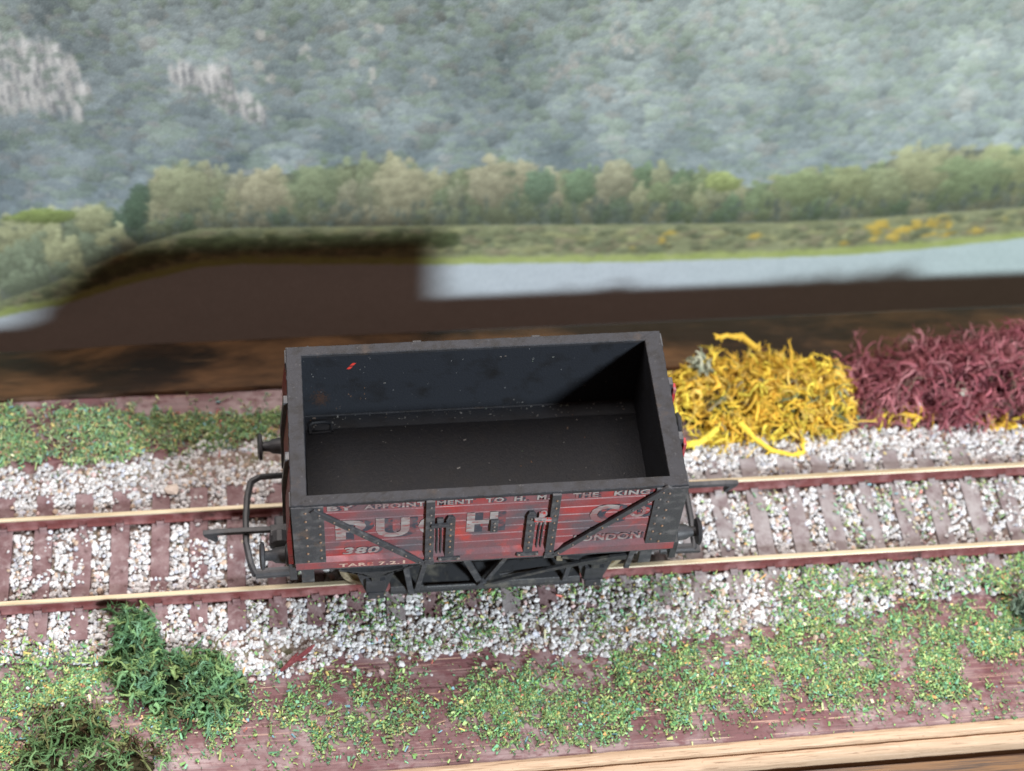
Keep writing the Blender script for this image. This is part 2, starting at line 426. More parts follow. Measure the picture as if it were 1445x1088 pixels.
m_dark = mat('dark_stained_wood', (.034, .019, .013), .5, .3, [
    ((.18, .092, .045), .07, 6, .42, .64, (.45, 1, 1)), ((.014, .010, .009), .06, 5, .52, .66, (.45, 1, 1)), ((.22, .13, .07), .5, 5, .62, .8, (.12, 1, 1))],
    bump=(.8, 5, .5, (.08, 1, 1)))
pk = MB(); vs = []; fs = []
prof = [(38.5, -15.5), (38.2, -3.6), (38.6, -3.1), (54.0, -8.3), (54.8, -8.8), (55.1, -9.4), (55.1, -15.5)]
r_ = random.Random(3)
for i in range(121):
    x = -95 + 290 * i / 120
    tw_ = min(1, max(0, (-38 - x) / 16))                 # far left twisted down, shaped so less shadow falls on the print
    for j, (y, z) in enumerate(prof):
        if j in (3, 4, 5): y, z = y + 6.5 * tw_, z - 9.0 * tw_
        elif j in (0, 6): z, y = z - 10 * tw_, y + (6.5 * tw_ if j == 6 else 0)
        vs.append((x, y + (r_.uniform(-.12, .12) if j < 3 else 0), z + r_.uniform(-.05, .05)))
k = len(prof)
for i in range(120):
    for j in range(k): fs.append((i * k + j, i * k + (j + 1) % k, (i + 1) * k + (j + 1) % k, (i + 1) * k + j))
fs += [tuple(range(k)), tuple(range(120 * k, 121 * k))[::-1]]
pk.add(vs, fs)
tag(obj('dark_plank', pk, m_dark, loc=(50, 44, -9.5), smooth=True), 'dark stained scorched plank along the foot of the printed landscape', 'plank')

# ------------------------------------------------------------------ railway track
m_sleeper = mat('dusty_sleeper_plastic', (.15, .085, .09), .75, .2, [
    ((.25, .175, .18), .22, 7, .38, .62), ((.33, .27, .275), .6, 6, .52, .74), ((.06, .03, .03), .6, 4, .60, .75)], bump=(2.5, 4, .6))
m_sleeper_grey = mat('grey_dusty_sleeper_plastic', (.23, .195, .20), .8, .2, [((.34, .32, .325), .25, 5, .42, .66), ((.12, .075, .08), .35, 5, .54, .72), ((.36, .35, .345), .9, 4, .60, .8)], bump=(2.5, 4, .6))
m_railtop = mat('bright_rail_head', (.38, .32, .22), .5, .4, [((.28, .22, .13), .2, 4, .48, .70, (.2, 1, 1)), ((.52, .46, .35), .5, 3, .55, .75, (.1, 1, 1))], metal=.5)
m_railedge = mat('bright_rail_edge', (.44, .39, .29), .5, .5, [((.36, .30, .2), .4, 4, .5, .7, (.2, 1, 1))], metal=.5)
m_railweb = mat('painted_rail_side', (.17, .052, .05), .6, .3, [((.30, .15, .15), .3, 5, .45, .7), ((.05, .03, .025), .25, 4, .58, .72), ((.05, .22, .14), .25, 5, .69, .73)])
P0, PITCH = -54.9, 7.074
track = thing('railway_track', 'model railway track with brass topped rails and maroon brown sleepers under the wagon', 'railway track', (50, 0, -4))
rails = []
for sy in (-1, 1):
    mb = MB(); yc = sy * 8.72
    prof = [(-1.05, -2.45, 1), (-1.05, -2.1, 1), (-.3, -1.75, 1), (-.3, -.85, 1), (-.5, -.6, 1), (-.5, -.14, 0), (-.36, 0, 0), (.36, 0, 0), (.5, -.14, 1), (.5, -.6, 1), (.3, -.85, 1), (.3, -1.75, 1), (1.05, -2.1, 1), (1.05, -2.45, 1)]
    n = 48; k = len(prof); vs = []
    for i in range(n + 1):
        x = -95 + 290 * i / n
        dy = .25 * math.sin((x + 20) / 60) * (1 if sy < 0 else .6)
        for (y, z, _) in prof: vs.append((x, yc + y + dy * .6, z))
    mb.v = vs
    for i in range(n):
        for j in range(k):
            jj = (j + 1) % k
            mb.f.append([i * k + j, i * k + jj, (i + 1) * k + jj, (i + 1) * k + j]); mb.c.append(None)
            mb.mi.append(0 if j == 6 else 2 if j in (5, 7) else 1)
    rails.append(obj('rail', mb, [m_railtop, m_railweb, m_railedge], track))
def sleeper_x(k): return P0 + PITCH * k + 1.55 + .18 * math.sin(k * 2.3)
ks = list(range(-5, 36))
for k in ks:
    x = sleeper_x(k); r = random.Random(k)
    mb = MB(); a = r.uniform(-.08, .08)
    mb.prism([(x - 1.75, -4.0), (x + 1.75, -4.0), (x + 1.65, -2.5), (x - 1.65, -2.5)], -15.6 + a, 15.2 + a, 'y')
    for sy in (-1, 1):          # rail chairs
        for s2 in (-1, 1):
            y0 = sy * 8.72 + s2 * 1.0
            mb.prism([(min(y0, y0 + s2 * 1.1), -2.52), (max(y0, y0 + s2 * 1.1), -2.52), (y0 + s2 * .55, -1.95), (y0 if s2 > 0 else y0, -1.75)], x - .7, x + .7, 'x')
    obj('sleeper', mb, m_sleeper_grey if x > 56 or (x > 8 and k % 3 == 0) else m_sleeper, track, bevel=.12)

# ------------------------------------------------------------------ ballast (loose stones)
phi = (1 + 5 ** .5) / 2
ICO_V = np.array([(-1, phi, 0), (1, phi, 0), (-1, -phi, 0), (1, -phi, 0), (0, -1, phi), (0, 1, phi), (0, -1, -phi), (0, 1, -phi), (phi, 0, -1), (phi, 0, 1), (-phi, 0, -1), (-phi, 0, 1)]) / math.sqrt(1 + phi * phi)
ICO_F = np.array([(0, 11, 5), (0, 5, 1), (0, 1, 7), (0, 7, 10), (0, 10, 11), (1, 5, 9), (5, 11, 4), (11, 10, 2), (10, 7, 6), (7, 1, 8), (3, 9, 4), (3, 4, 2), (3, 2, 6), (3, 6, 8), (3, 8, 9), (4, 9, 5), (2, 4, 11), (6, 2, 10), (8, 6, 7), (9, 8, 1)])
def rot_batch(n, R, tilt=None):
    q = R.normal(size=(n, 4)); q /= np.linalg.norm(q, axis=1, keepdims=True)
    w_, x, y, z = q.T
    return np.stack([np.stack([1 - 2 * (y * y + z * z), 2 * (x * y - z * w_), 2 * (x * z + y * w_)], -1),
                     np.stack([2 * (x * y + z * w_), 1 - 2 * (x * x + z * z), 2 * (y * z - x * w_)], -1),
                     np.stack([2 * (x * z - y * w_), 2 * (y * z + x * w_), 1 - 2 * (x * x + y * y)], -1)], 1)
def stones(P, size, C, R):
    n = len(P)
    sc = size[:, None, None] * R.uniform(.72, 1.25, (n, 1, 3))
    v = ICO_V[None] * R.uniform(.72, 1.18, (n, 12, 1)) * sc
    v = np.einsum('nij,nkj->nki', rot_batch(n, R), v) + P[:, None]
    f = (ICO_F[None] + (np.arange(n) * 12)[:, None, None]).reshape(-1, 3)
    return v.reshape(-1, 3), f, np.repeat(C, 12, 0)

FE = np.array([(-95, -19), (-60, -19.2), (-44, -20.3), (-35, -20), (-22, -24), (-10, -25.5), (0, -22.5), (15, -23.8), (23, -23), (36, -23.4), (47, -25.5), (61, -23), (78, -23), (88, -21.5), (108, -18), (128, -18), (195, -18)], float)
BE = np.array([(-95, 22.5), (-62, 23), (-39, 23.5), (-22, 26.5), (-8, 27.5), (30, 24), (70, 21.5), (93, 22.5), (118, 21.5), (140, 20), (195, 20)], float)
fe = lambda x: np.interp(x, FE[:, 0], FE[:, 1]); be = lambda x: np.interp(x, BE[:, 0], BE[:, 1])
SLX = np.array([sleeper_x(k) for k in ks])
def sleeper_dist(x): return np.min(np.abs(np.asarray(x)[:, None] - SLX[None]), 1)   # distance to the nearest sleeper's middle line

def ballast():
    R = np.random.default_rng(5)
    n = 135000
    x = R.uniform(-84, 180, n); y = R.uniform(-28, 30, n); lay = R.random(n)
    sd = sleeper_dist(x); ay = np.abs(y)
    rail = np.abs(ay - 8.72)
    nz = fbm(x, y, .16, 41); nf = fbm(x, y, .5, 43, 2)
    den = np.zeros(n)
    inner = ay < 7.75
    gap = sd > 1.9
    den[inner & gap] = 1.0
    den[inner & gap & (ay > 6.6)] = .45
    den[inner & ~gap] = np.where(nz[inner & ~gap] > .60, .35, .012)
    right = np.clip((x - 62) / 60, 0, 1)
    den *= 1 - .28 * right * inner
    o = (y < -9.9)
    edge = y - fe(x) + (nf - .5) * 4.5
    cover = np.clip((edge) / 1.2, 0, 1)
    cov_sl = np.where((sd < 1.7) & (y > -15.6), np.clip((nz - .56) * 6 + (-y - 13.6) / 3, .03, 1), 1)
    den = np.where(o, cover * cov_sl, den)
    o2 = (y > 9.9)
    edge2 = be(x) - y + (nf - .5) * 4
    cover2 = np.clip(edge2 / 1.5, 0, 1)
    cov2 = np.where((sd < 1.7) & (y < 15.3), np.clip((nz - .54) * 6 + (y - 13.0) / 3, .03, 1), 1)
    den = np.where(o2, cover2 * cov2, den)
    den = np.where(o & (x > 85), den * np.clip(1 - (x - 85) / 70, .45, 1), den)
    den[rail < 1.15] = 0
    den *= np.clip(.55 + nf, .7, 1)
    keep = R.random(n) < den * .50
    # a few strays on the bare board in front
    stray = (y < fe(x)) & (R.random(n) < .006) & (y < -20)
    keep |= stray
    x, y, sd, lay, ay = x[keep], y[keep], sd[keep], lay[keep], ay[keep]
    z = np.full(len(x), -2.75) + .1 * R.normal(size=len(x))
    on_sl = (sd < 1.7) & (ay < 15.6)
    z[on_sl] = -2.25
    sh = np.clip((ay - 14.5) / 8, 0, 1); z = z - sh * 1.0
    z[(y < fe(x))] = -3.7
    z -= (lay < .35) * .45
    size = np.clip(R.lognormal(math.log(.44), .24, len(x)), .24, .8)
    size[on_sl] *= .85
    g = np.clip(R.normal(.57, .09, len(x)), .28, .78)
    C = np.stack([g * .985, g * .985, g], 1)
    k = R.random(len(x)); C[k < .07] *= (.80, .62, .48); C[(k > .07) & (k < .13)] *= (.86, .90, 1.0); C[(k > .13) & (k < .17)] *= (.55, .5, .48)
    C[(k > .17) & (k < .20)] *= (.95, .72, .70)
    return stones(np.stack([x, y, z], 1), size, C, R)
m_stone = mat('ballast_stone', attr='Col', rough=.8, spec=.25, layers=[((.30, .24, .22), .9, 4, .60, .85)])
V_, F_, C_ = ballast()
tag(fast_mesh('ballast', V_, F_, m_stone, C_, loc=(50, 0, -4)), 'white and grey ballast chippings between and beside the sleepers', 'ballast', kind='stuff')
# bed of glued grit under the loose stones
def bed():
    xs = np.arange(-90, 190.1, 1.0); ys = np.arange(-28, 30.1, .8)
    Xg, Yg = np.meshgrid(xs, ys)
    e = np.minimum(Yg - np.interp(Xg, FE[:, 0], FE[:, 1]), np.interp(Xg, BE[:, 0], BE[:, 1]) - Yg)
    zz = -4.6 + np.clip(e / 4.5, 0, 1) * 1.35 + (fbm(Xg, Yg, .9, 51) - .5) * .35
    i = np.arange(Xg.size).reshape(Xg.shape)
    Fq = np.stack([i[:-1, :-1], i[:-1, 1:], i[1:, 1:], i[1:, :-1]], -1).reshape(-1, 4)
    return np.stack([Xg.ravel(), Yg.ravel(), zz.ravel()], 1), Fq
m_bed = mat('glued_grit', (.16, .11, .095), .9, .1, [((.32, .27, .25), .8, 5, .42, .62), ((.10, .13, .06), .15, 5, .55, .75)], bump=(2.2, 4, .9))
V_, F_ = bed()
tag(fast_mesh('ballast_bed', V_, F_, m_bed, None, loc=(50, 0, -4.6), smooth=True), 'brown glued grit bed under the loose ballast', 'ballast bed', kind='structure')

# ------------------------------------------------------------------ scenic flock (dyed chips)
GREENS = s2l([(98, 146, 82), (78, 126, 74), (118, 164, 90), (142, 174, 102), (90, 148, 108), (66, 100, 60), (112, 130, 72), (158, 182, 120), (104, 160, 122), (88, 112, 64), (150, 158, 92), (126, 140, 84)])
ODD = s2l([(206, 186, 110), (206, 156, 96), (188, 100, 90), (190, 200, 140), (110, 160, 174), (190, 150, 126), (206, 202, 168), (120, 84, 76)])
def chips(P, L, Wd, C, R, tilt=.55):
    n = len(P)
    yaw = R.uniform(0, 2 * math.pi, n); pit = R.normal(0, tilt, n); rol = R.normal(0, tilt, n)
    cu = np.array([(a, b, c) for a in (-1, 1) for b in (-1, 1) for c in (-1, 1)], float) * .5
    cu = np.repeat(cu[None], n, 0)
    cu[:, :, 1] *= np.where(cu[:, :, 0] > 0, R.uniform(.3, 1, (n, 1)), 1)          # shreds narrow towards one end
    cu *= np.stack([L, Wd, np.minimum(Wd * .5, .16)], 1)[:, None]
    cp, sp, cr, sr, cy, sy = np.cos(pit), np.sin(pit), np.cos(rol), np.sin(rol), np.cos(yaw), np.sin(yaw)
    x, y, z = cu[..., 0], cu[..., 1], cu[..., 2]
    y, z = y * cr[:, None] - z * sr[:, None], y * sr[:, None] + z * cr[:, None]
    x, z = x * cp[:, None] - z * sp[:, None], x * sp[:, None] + z * cp[:, None]
    x, y = x * cy[:, None] - y * sy[:, None], x * sy[:, None] + y * cy[:, None]
    v = np.stack([x, y, z], -1) + P[:, None]
    fq = np.array([(0, 1, 3, 2), (4, 6, 7, 5), (0, 4, 5, 1), (2, 3, 7, 6), (0, 2, 6, 4), (1, 5, 7, 3)])
    f = (fq[None] + (np.arange(n) * 8)[:, None, None]).reshape(-1, 4)
    return v.reshape(-1, 3), f, np.repeat(C, 8, 0)
def flock_cols(n, R, odd, pale=0.0, sel=None):
    C = GREENS[R.integers(0, len(GREENS), n)] if sel is None else GREENS[np.array(sel)[R.integers(0, len(sel), n)]]
    o = R.random(n) < odd
    C = np.where(o[:, None], ODD[R.integers(0, len(ODD), n)], C) * R.uniform(.65, 1.5, (n, 1))
    return C * (1 - pale) + np.array((.5, .55, .48)) * pale
def bump_(x, y, cx, cy, rx, ry): return np.clip(1.25 - ((x - cx) / rx) ** 2 - ((y - cy) / ry) ** 2, 0, 1)
def front_flock():
    R = np.random.default_rng(15); n = 620000
    x = R.uniform(-84, 165, n); y = R.uniform(-43.4, -9.6, n)
    n1, n2 = fbm(x, y, .13, 61), fbm(x, y, .5, 65, 3)
    d = np.zeros(n)
    d = np.maximum(d, bump_(x, y, 40, -33.5, 23, 9.5) * 1.0)
    d = np.maximum(d, bump_(x, y, 62, -30.5, 28, 9.5) * .85)
    d = np.maximum(d, bump_(x, y, 100, -27.5, 36, 11) * .95)
    d = np.maximum(d, bump_(x, y, 140, -27, 28, 12) * .9)
    d = np.maximum(d, bump_(x, y, -62, -28, 36, 13) * 1.6)
    d = np.maximum(d, bump_(x, y, -26, -31, 13, 9) * .4)
    d = np.maximum(d, bump_(x, y, 0, -33, 18, 10) * .34)
    d = d * np.clip((n1 - .28) * 4, .16, 1) * np.clip((n2 - .2) * 2.4, .2, 1)
    d = np.maximum(d, .03)
    d *= 1 - .92 * bump_(x, y, 119, -33.2, 9, 3.6)
    d *= np.clip((y + 43.9 + (n2 - .5) * 5) / 3.0, .05, 1)
    d *= np.where(y > fe(x) + 1, 0.16, 1)
    # chips blown over the stones, more of them towards the right
    over = np.where(y > fe(x), (.03 + .20 * np.clip((x - 45) / 60, 0, 1) + .07 * bump_(x, y, 30, -16, 28, 8)) * np.clip((n1 - .34) * 5, .15, 1) * (x > -30), 0)
    d = np.maximum(d, over)
    keep = R.random(n) < d * .62 * np.clip((fbm(x, y, .28, 67, 3) - .26) * 3.2, .16, 1)
    x, y, n2 = x[keep], y[keep], n2[keep]; m = len(x)
    on = y > fe(x)
    z = np.where(on, np.interp(-y, (9, 15, 24), (-2.2, -2.15, -3.1)), -3.9 + R.random(m) * .55 * np.clip(n2 * 1.4, .2, 1))
    big = R.random(m) < .24
    L = np.where(big, np.clip(R.lognormal(math.log(.78), .38, m), .35, 1.9), np.clip(R.lognormal(math.log(.30), .35, m), .13, .6))
    Wd = np.where(big, np.clip(R.lognormal(math.log(.33), .3, m), .16, .65), np.clip(R.lognormal(math.log(.2), .3, m), .1, .35))
    C = flock_cols(m, R, .09, .09)
    return chips(np.stack([x, y, z], 1), L, Wd, C, R)
def back_flock():
    R = np.random.default_rng(25); n = 52000
    x = R.uniform(-84, 62, n); y = R.uniform(18, 37.6, n)
    n1, n2 = fbm(x, y, .16, 71), fbm(x, y, .6, 75, 3)
    d = np.clip((y - np.interp(x, (-84, -39, -8, 62), (22.5, 22.6, 25, 23)) + (n2 - .5) * 6) / 2.5, .03, 1) * np.clip((n1 - .33) * 4, .12, 1)
    top = np.interp(x, (-84, -50, -36, -20, 0, 62), (38, 36.8, 34.6, 33.4, 33, 33))
    d *= np.clip((top - y + (n2 - .5) * 4) / 1.5, .03, 1)
    keep = R.random(n) < d * .95
    x, y, n2 = x[keep], y[keep], n2[keep]; m = len(x)
    z = -3.8 + R.random(m) * 1.3 * np.clip(n2 * 1.5, .3, 1)
    L = np.clip(R.lognormal(math.log(.85), .35, m), .3, 2); Wd = np.clip(R.lognormal(math.log(.2), .3, m), .1, .4)
    return chips(np.stack([x, y, z], 1), L, Wd, flock_cols(m, R, .15, .16), R, .8)
def track_flock():
    R = np.random.default_rng(35); n = 30000
    x = R.uniform(-80, 170, n); y = R.uniform(-7.6, 24, n)
    d = np.clip((x - 52) / 60, .015, 1) * np.clip((fbm(x, y, .25, 81) - .42) * 5, .02, 1) * np.where(sleeper_dist(x) > 1.7, 1, .35)
    d *= np.where(y > 9.6, .18, 1.0) * np.where(np.abs(np.abs(y) - 8.72) < 1.2, 0, 1)
    keep = R.random(n) < d * .34; x, y = x[keep], y[keep]; m = len(x)
    z = np.where(np.abs(y) > 15, -2.6, -2.1)
    L = np.clip(R.lognormal(math.log(.6), .35, m), .25, 1.4); Wd = np.clip(R.lognormal(math.log(.28), .3, m), .14, .5)
    return chips(np.stack([x, y, z], 1), L, Wd, flock_cols(m, R, .13, .22), R, .4)
m_flock = mat('dyed_flock', attr='Col', rough=.75, spec=.25)
for fn, nm, lb in ((front_flock, 'flock_grass', 'green flock chips scattered over the maroon board in front of the track'),
                   (back_flock, 'flock_grass', 'fine green flock turf between the track and the dark plank'),
                   (track_flock, 'flock_grass', 'stray pale green flock chips lying between the rails')):
    V_, F_, C_ = fn()
    tag(fast_mesh(nm, V_, F_, m_flock, C_, loc=(50, 0, -4)), lb, 'flock grass', kind='stuff')

# ------------------------------------------------------------------ lichen clumps
def lichen(name, label, cat, spots, n, cols, rad, length, seed, curl=.5, up=.2, flat=.7, sprig=2, group=None, extra=(), odd=None, oddp=0, fuzz=0, core=None, comb=None):
    """spots: mounds (x, y, rx, ry, height); curling branched strands laid over them"""
    R = random.Random(seed); VV = []; FF = []; CCs = []; cnt = 0; K = 6
    def hgt(x, y):
        h = 0
        for (cx, cy, rx, ry, hh) in spots:
            t = 1 - ((x - cx) / rx) ** 2 - ((y - cy) / ry) ** 2
            if t > 0: h = max(h, hh * math.sqrt(t))
        return h * (.42 + 1.1 * float(vnoise(np.array(x + 50), np.array(y + 50), .24, seed)))
    def strand(p, d, L, r, c, nseg, depth):
        nonlocal cnt
        pts = [Vector(p)]; d = Vector(d).normalized(); ax = Vector((R.gauss(0, 1), R.gauss(0, 1), R.gauss(0, 1))).normalized()
        st = L / nseg
        for i in range(nseg):
            d = (Matrix.Rotation(R.gauss(curl * .55, curl * .6), 3, ax) @ d)
            d += Vector((R.gauss(0, .16), R.gauss(0, .16), R.gauss(0, .12)))
            d.normalize()
            q = pts[-1] + d * st
            g_ = hgt(q.x, q.y) - 4 + .1
            if q.z < g_ * .6 - 1.6: q.z = g_ * .6 - 1.6; d.z = abs(d.z) * .5
            if q.z > g_ + .9: d.z -= .5
            if q.z < -3.7: q.z = -3.7
            pts.append(q)
        ref = Vector((R.gauss(0, 1), R.gauss(0, 1), R.gauss(0, 1))); nv = []
        for i, q in enumerate(pts):
            t = (pts[min(i + 1, nseg)] - pts[max(i - 1, 0)]).normalized()
            a = ref - t * ref.dot(t)
            if a.length < 1e-3: a = t.orthogonal()
            a.normalize(); ref = a; b = t.cross(a)
            f = i / nseg
            rr = r * (1.0 - .75 * f ** 1.6) * (1 + R.uniform(-.25, .25))
            for k in range(K):
                an = 2 * math.pi * k / K
                nv.append(q + a * (math.cos(an) * rr) + b * (math.sin(an) * rr * flat))
        VV.extend(nv); CCs.extend([c] * len(nv))
        for i in range(nseg):
            for k in range(K): FF.append((cnt + i * K + k, cnt + i * K + (k + 1) % K, cnt + (i + 1) * K + (k + 1) % K, cnt + (i + 1) * K + k))
        cnt += len(nv)
        if depth > 0:
            for _ in range(R.randint(1, sprig)):
                i = R.randint(1, nseg - 1)
                dd = (pts[i + 1] - pts[i]).normalized() + Vector((R.gauss(0, .8), R.gauss(0, .8), R.gauss(.1, .6)))
                strand(pts[i], dd, L * R.uniform(.3, .6), r * (1 - .5 * i / nseg) * .8, c, max(3, nseg // 2), depth - 1)
        for _ in range(fuzz):
            i = R.randint(0, nseg - 1)
            dd = Vector((R.gauss(0, 1), R.gauss(0, 1), R.gauss(.3, 1)))
            strand_small(pts[i], dd, R.uniform(.7, 1.5), r * .28, c)
    def strand_small(p, d, L, r, c):
        nonlocal cnt
        d = d.normalized(); a = d.orthogonal().normalized(); b = d.cross(a); nv = []
        for (t, rr) in ((0, r), (.6, r * .8), (1, r * .25)):
            for k in range(K):
                an = 2 * math.pi * k / K
                nv.append(Vector(p) + d * (L * t) + a * (math.cos(an) * rr) + b * (math.sin(an) * rr))
        VV.extend(nv); CCs.extend([c] * len(nv))
        for i in range(2):
            for k in range(K): FF.append((cnt + i * K + k, cnt + i * K + (k + 1) % K, cnt + (i + 1) * K + (k + 1) % K, cnt + (i + 1) * K + k))
        cnt += len(nv)
    cols = [np.minimum(s2l(c) * 1.35, .85) for c in cols]
    tot = sum(s[2] * s[3] for s in spots)
    for (cx, cy, rx, ry, hh) in spots:
        for _ in range(int(n * rx * ry / tot)):
            a = R.uniform(0, 2 * math.pi); q = math.sqrt(R.random()) * .97
            x, y = cx + rx * q * math.cos(a), cy + ry * q * math.sin(a)
            if float(vnoise(np.array(x + 90), np.array(y + 90), .34, seed + 5)) < .38 and R.random() < .75: continue
            z = -4 + hgt(x, y) * R.uniform(.5, 1.0)
            c = cols[R.randrange(len(cols))] * R.uniform(.72, 1.15)
            if odd and R.random() < oddp: c = s2l(odd[R.randrange(len(odd))]) * R.uniform(.7, 1.1)
            an = R.uniform(0, 2 * math.pi)
            cb = comb or (1, 1)
            strand((x, y, z), (cb[0] * math.cos(an), cb[1] * math.sin(an), R.gauss(up, .5 if comb is None else .25)), R.uniform(.6, 1.3) * length, rad * R.uniform(.65, 1.3), c, 9, 1)
    for (pts, r, ci) in extra:                 # single strands that stick out and show in the photo
        c = cols[ci]; pp = [Vector(p) for p in pts]
        fine = []
        for i in range(len(pp) - 1):
            for t in (0, .33, .66): fine.append(pp[i].lerp(pp[i + 1], t) + Vector((R.gauss(0, .1), R.gauss(0, .1), R.gauss(0, .1))))
        fine.append(pp[-1])
        mbx = MB().tube(fine, [r * (1 - .55 * (i / len(fine)) ** 2) * R.uniform(.85, 1.15) for i in range(len(fine))], K)
        VV.extend([Vector(v) for v in mbx.v]); CCs.extend([c] * len(mbx.v))
        FF.extend([tuple(i + cnt for i in f) for f in mbx.f if len(f) == 4]); cnt += len(mbx.v)
        for _ in range(int(len(fine) * 1.5) if fuzz else 0):
            strand_small(fine[R.randrange(len(fine))], Vector((R.gauss(0, 1), R.gauss(0, 1), R.gauss(.2, 1))), R.uniform(.7, 1.8), r * .4, c)
    # lumpy core below the strands, darkened to put shade into the gaps
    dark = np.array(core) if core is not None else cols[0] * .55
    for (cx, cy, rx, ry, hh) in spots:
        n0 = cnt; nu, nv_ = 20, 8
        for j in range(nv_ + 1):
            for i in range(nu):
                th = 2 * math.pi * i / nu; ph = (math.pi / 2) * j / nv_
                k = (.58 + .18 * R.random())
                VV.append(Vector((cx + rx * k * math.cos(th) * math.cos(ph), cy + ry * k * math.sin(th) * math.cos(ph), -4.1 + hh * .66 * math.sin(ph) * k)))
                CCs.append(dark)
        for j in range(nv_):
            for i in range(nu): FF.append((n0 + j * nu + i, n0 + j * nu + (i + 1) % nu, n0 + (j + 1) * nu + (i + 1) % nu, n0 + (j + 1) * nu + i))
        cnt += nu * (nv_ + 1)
    V = np.array([tuple(v) for v in VV]); F_ = np.array(FF); C = np.array(CCs)
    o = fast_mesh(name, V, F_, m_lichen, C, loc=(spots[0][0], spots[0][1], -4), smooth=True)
    return tag(o, label, cat, group)
m_lichen = mat('dyed_lichen', attr='Col', rough=.95, spec=.04, bump=(3.5, 5, 1.0))

YEL = [(216, 180, 72), (224, 190, 80), (204, 168, 68), (210, 180, 94), (198, 160, 66)]
lichen('lichen_clump', 'bright yellow lichen clump beside the right end of the wagon', 'lichen',
       [(77, 29, 10.5, 10, 5.0), (90, 30, 11, 10, 5.6), (98, 29, 7, 9, 4.6)], 1150, YEL, .43, 6.6, 101, curl=.8, flat=.55, fuzz=3, up=.0, core=(.10, .075, .03), comb=(1.0, .8),
       odd=[(150, 140, 110), (120, 130, 96), (150, 110, 70)], oddp=.09,
       extra=[(((80, 22, 0), (83, 19, -1.2), (86, 16.5, -2), (90, 15, -2.1), (92.5, 15.5, -2.0), (92.6, 18.5, -1.6)), .62, 0),
              (((76, 21, 0), (72, 19, -2), (69, 18.6, -2.2), (67.5, 21, -1.2), (68, 25, 1)), .75, 1),
              (((87, 39, 1.2), (84.3, 42.4, .9), (81.3, 43.2, .6), (79.0, 42.6, .4)), .7, 2)])
MAR = [(154, 94, 102), (140, 84, 92), (166, 110, 116), (124, 70, 78), (156, 110, 114)]
lichen('lichen_clump', 'dusky maroon lichen clump at the right beside the yellow one', 'lichen',
       [(112, 31, 9, 8, 4.6), (127, 31, 13, 10, 7.5), (143, 32, 13, 11, 7.5)], 1700, MAR, .30, 7.5, 102, curl=.5, flat=.6, sprig=3, fuzz=3, up=.0, core=(.04, .02, .022), comb=(1.0, .3),
       odd=[(70, 36, 44), (120, 100, 90)], oddp=.10)
lichen('lichen_tuft', 'small yellow lichen tuft at the foot of the maroon clump', 'lichen', [(116, 24.3, 7, 2.2, 2.4)], 46, YEL, .45, 5, 103, curl=.5, fuzz=1, odd=[(130, 120, 80)], oddp=.2)
lichen('lichen_tuft', 'small yellow lichen tuft at the right edge on the pale ballast', 'lichen', [(134, 20.5, 6, 2.0, 1.8)], 26, YEL, .42, 4.5, 104, curl=.5, fuzz=1)
lichen('lichen_clump', 'small grey green lichen scrap tangled in the yellow clump', 'lichen', [(74.5, 35.5, 2.6, 2.0, 9.3)], 30, [(150, 150, 130), (132, 138, 118), (116, 120, 104)], .5, 3.4, 105, curl=.6)
lichen('lichen_clump', 'small teal green lichen scrap between the yellow and maroon clumps', 'lichen', [(100, 25.5, 3.4, 2.2, 6)], 26, [(120, 136, 104), (104, 130, 110), (140, 140, 96)], .4, 3.6, 106, curl=.6)
GRN = [(96, 132, 94), (84, 118, 84), (112, 146, 102), (70, 98, 68), (100, 136, 108), (124, 148, 98)]
lichen('lichen_bush', 'bushy green lichen bush on the ballast edge at lower left', 'lichen',
       [(-26.5, -26, 8.5, 6.5, 4.6), (-35.5, -20, 4, 8.5, 7.0), (-36.5, -13, 2.4, 2.6, 5.0)], 520, GRN, .38, 4.6, 107, curl=1.0, flat=.7, sprig=3, fuzz=3, up=-.1, core=(.03, .045, .025),
       odd=[(60, 70, 50), (110, 110, 80)], oddp=.1)
lichen('lichen_bush', 'thin olive brown mossy lichen straggling in the lower left corner', 'lichen',
       [(-47, -33, 5.5, 4.5, 2.6), (-38, -40.5, 8, 4.5, 7.0), (-51, -39, 4.5, 4, 3.4)], 190, [(100, 132, 88), (88, 118, 80), (112, 142, 98), (106, 112, 76), (78, 100, 66)], .32, 5.0, 108, curl=.8, flat=.7, sprig=3, fuzz=3, core=(.05, .045, .025), odd=[(70, 60, 44)], oddp=.15)
lichen('lichen_bush', 'added dark grey green lichen bush for the dark patch at the right edge of the board', 'lichen',  # invented clump standing in for a dark blurred patch
       [(128, -21.5, 3.0, 4.0, 4.0), (134, -26, 4, 5, 5)], 60, [(84, 100, 88), (70, 84, 76), (104, 122, 108), (120, 140, 122)], .42, 5, 109, curl=.55, flat=.7, sprig=3, fuzz=2)

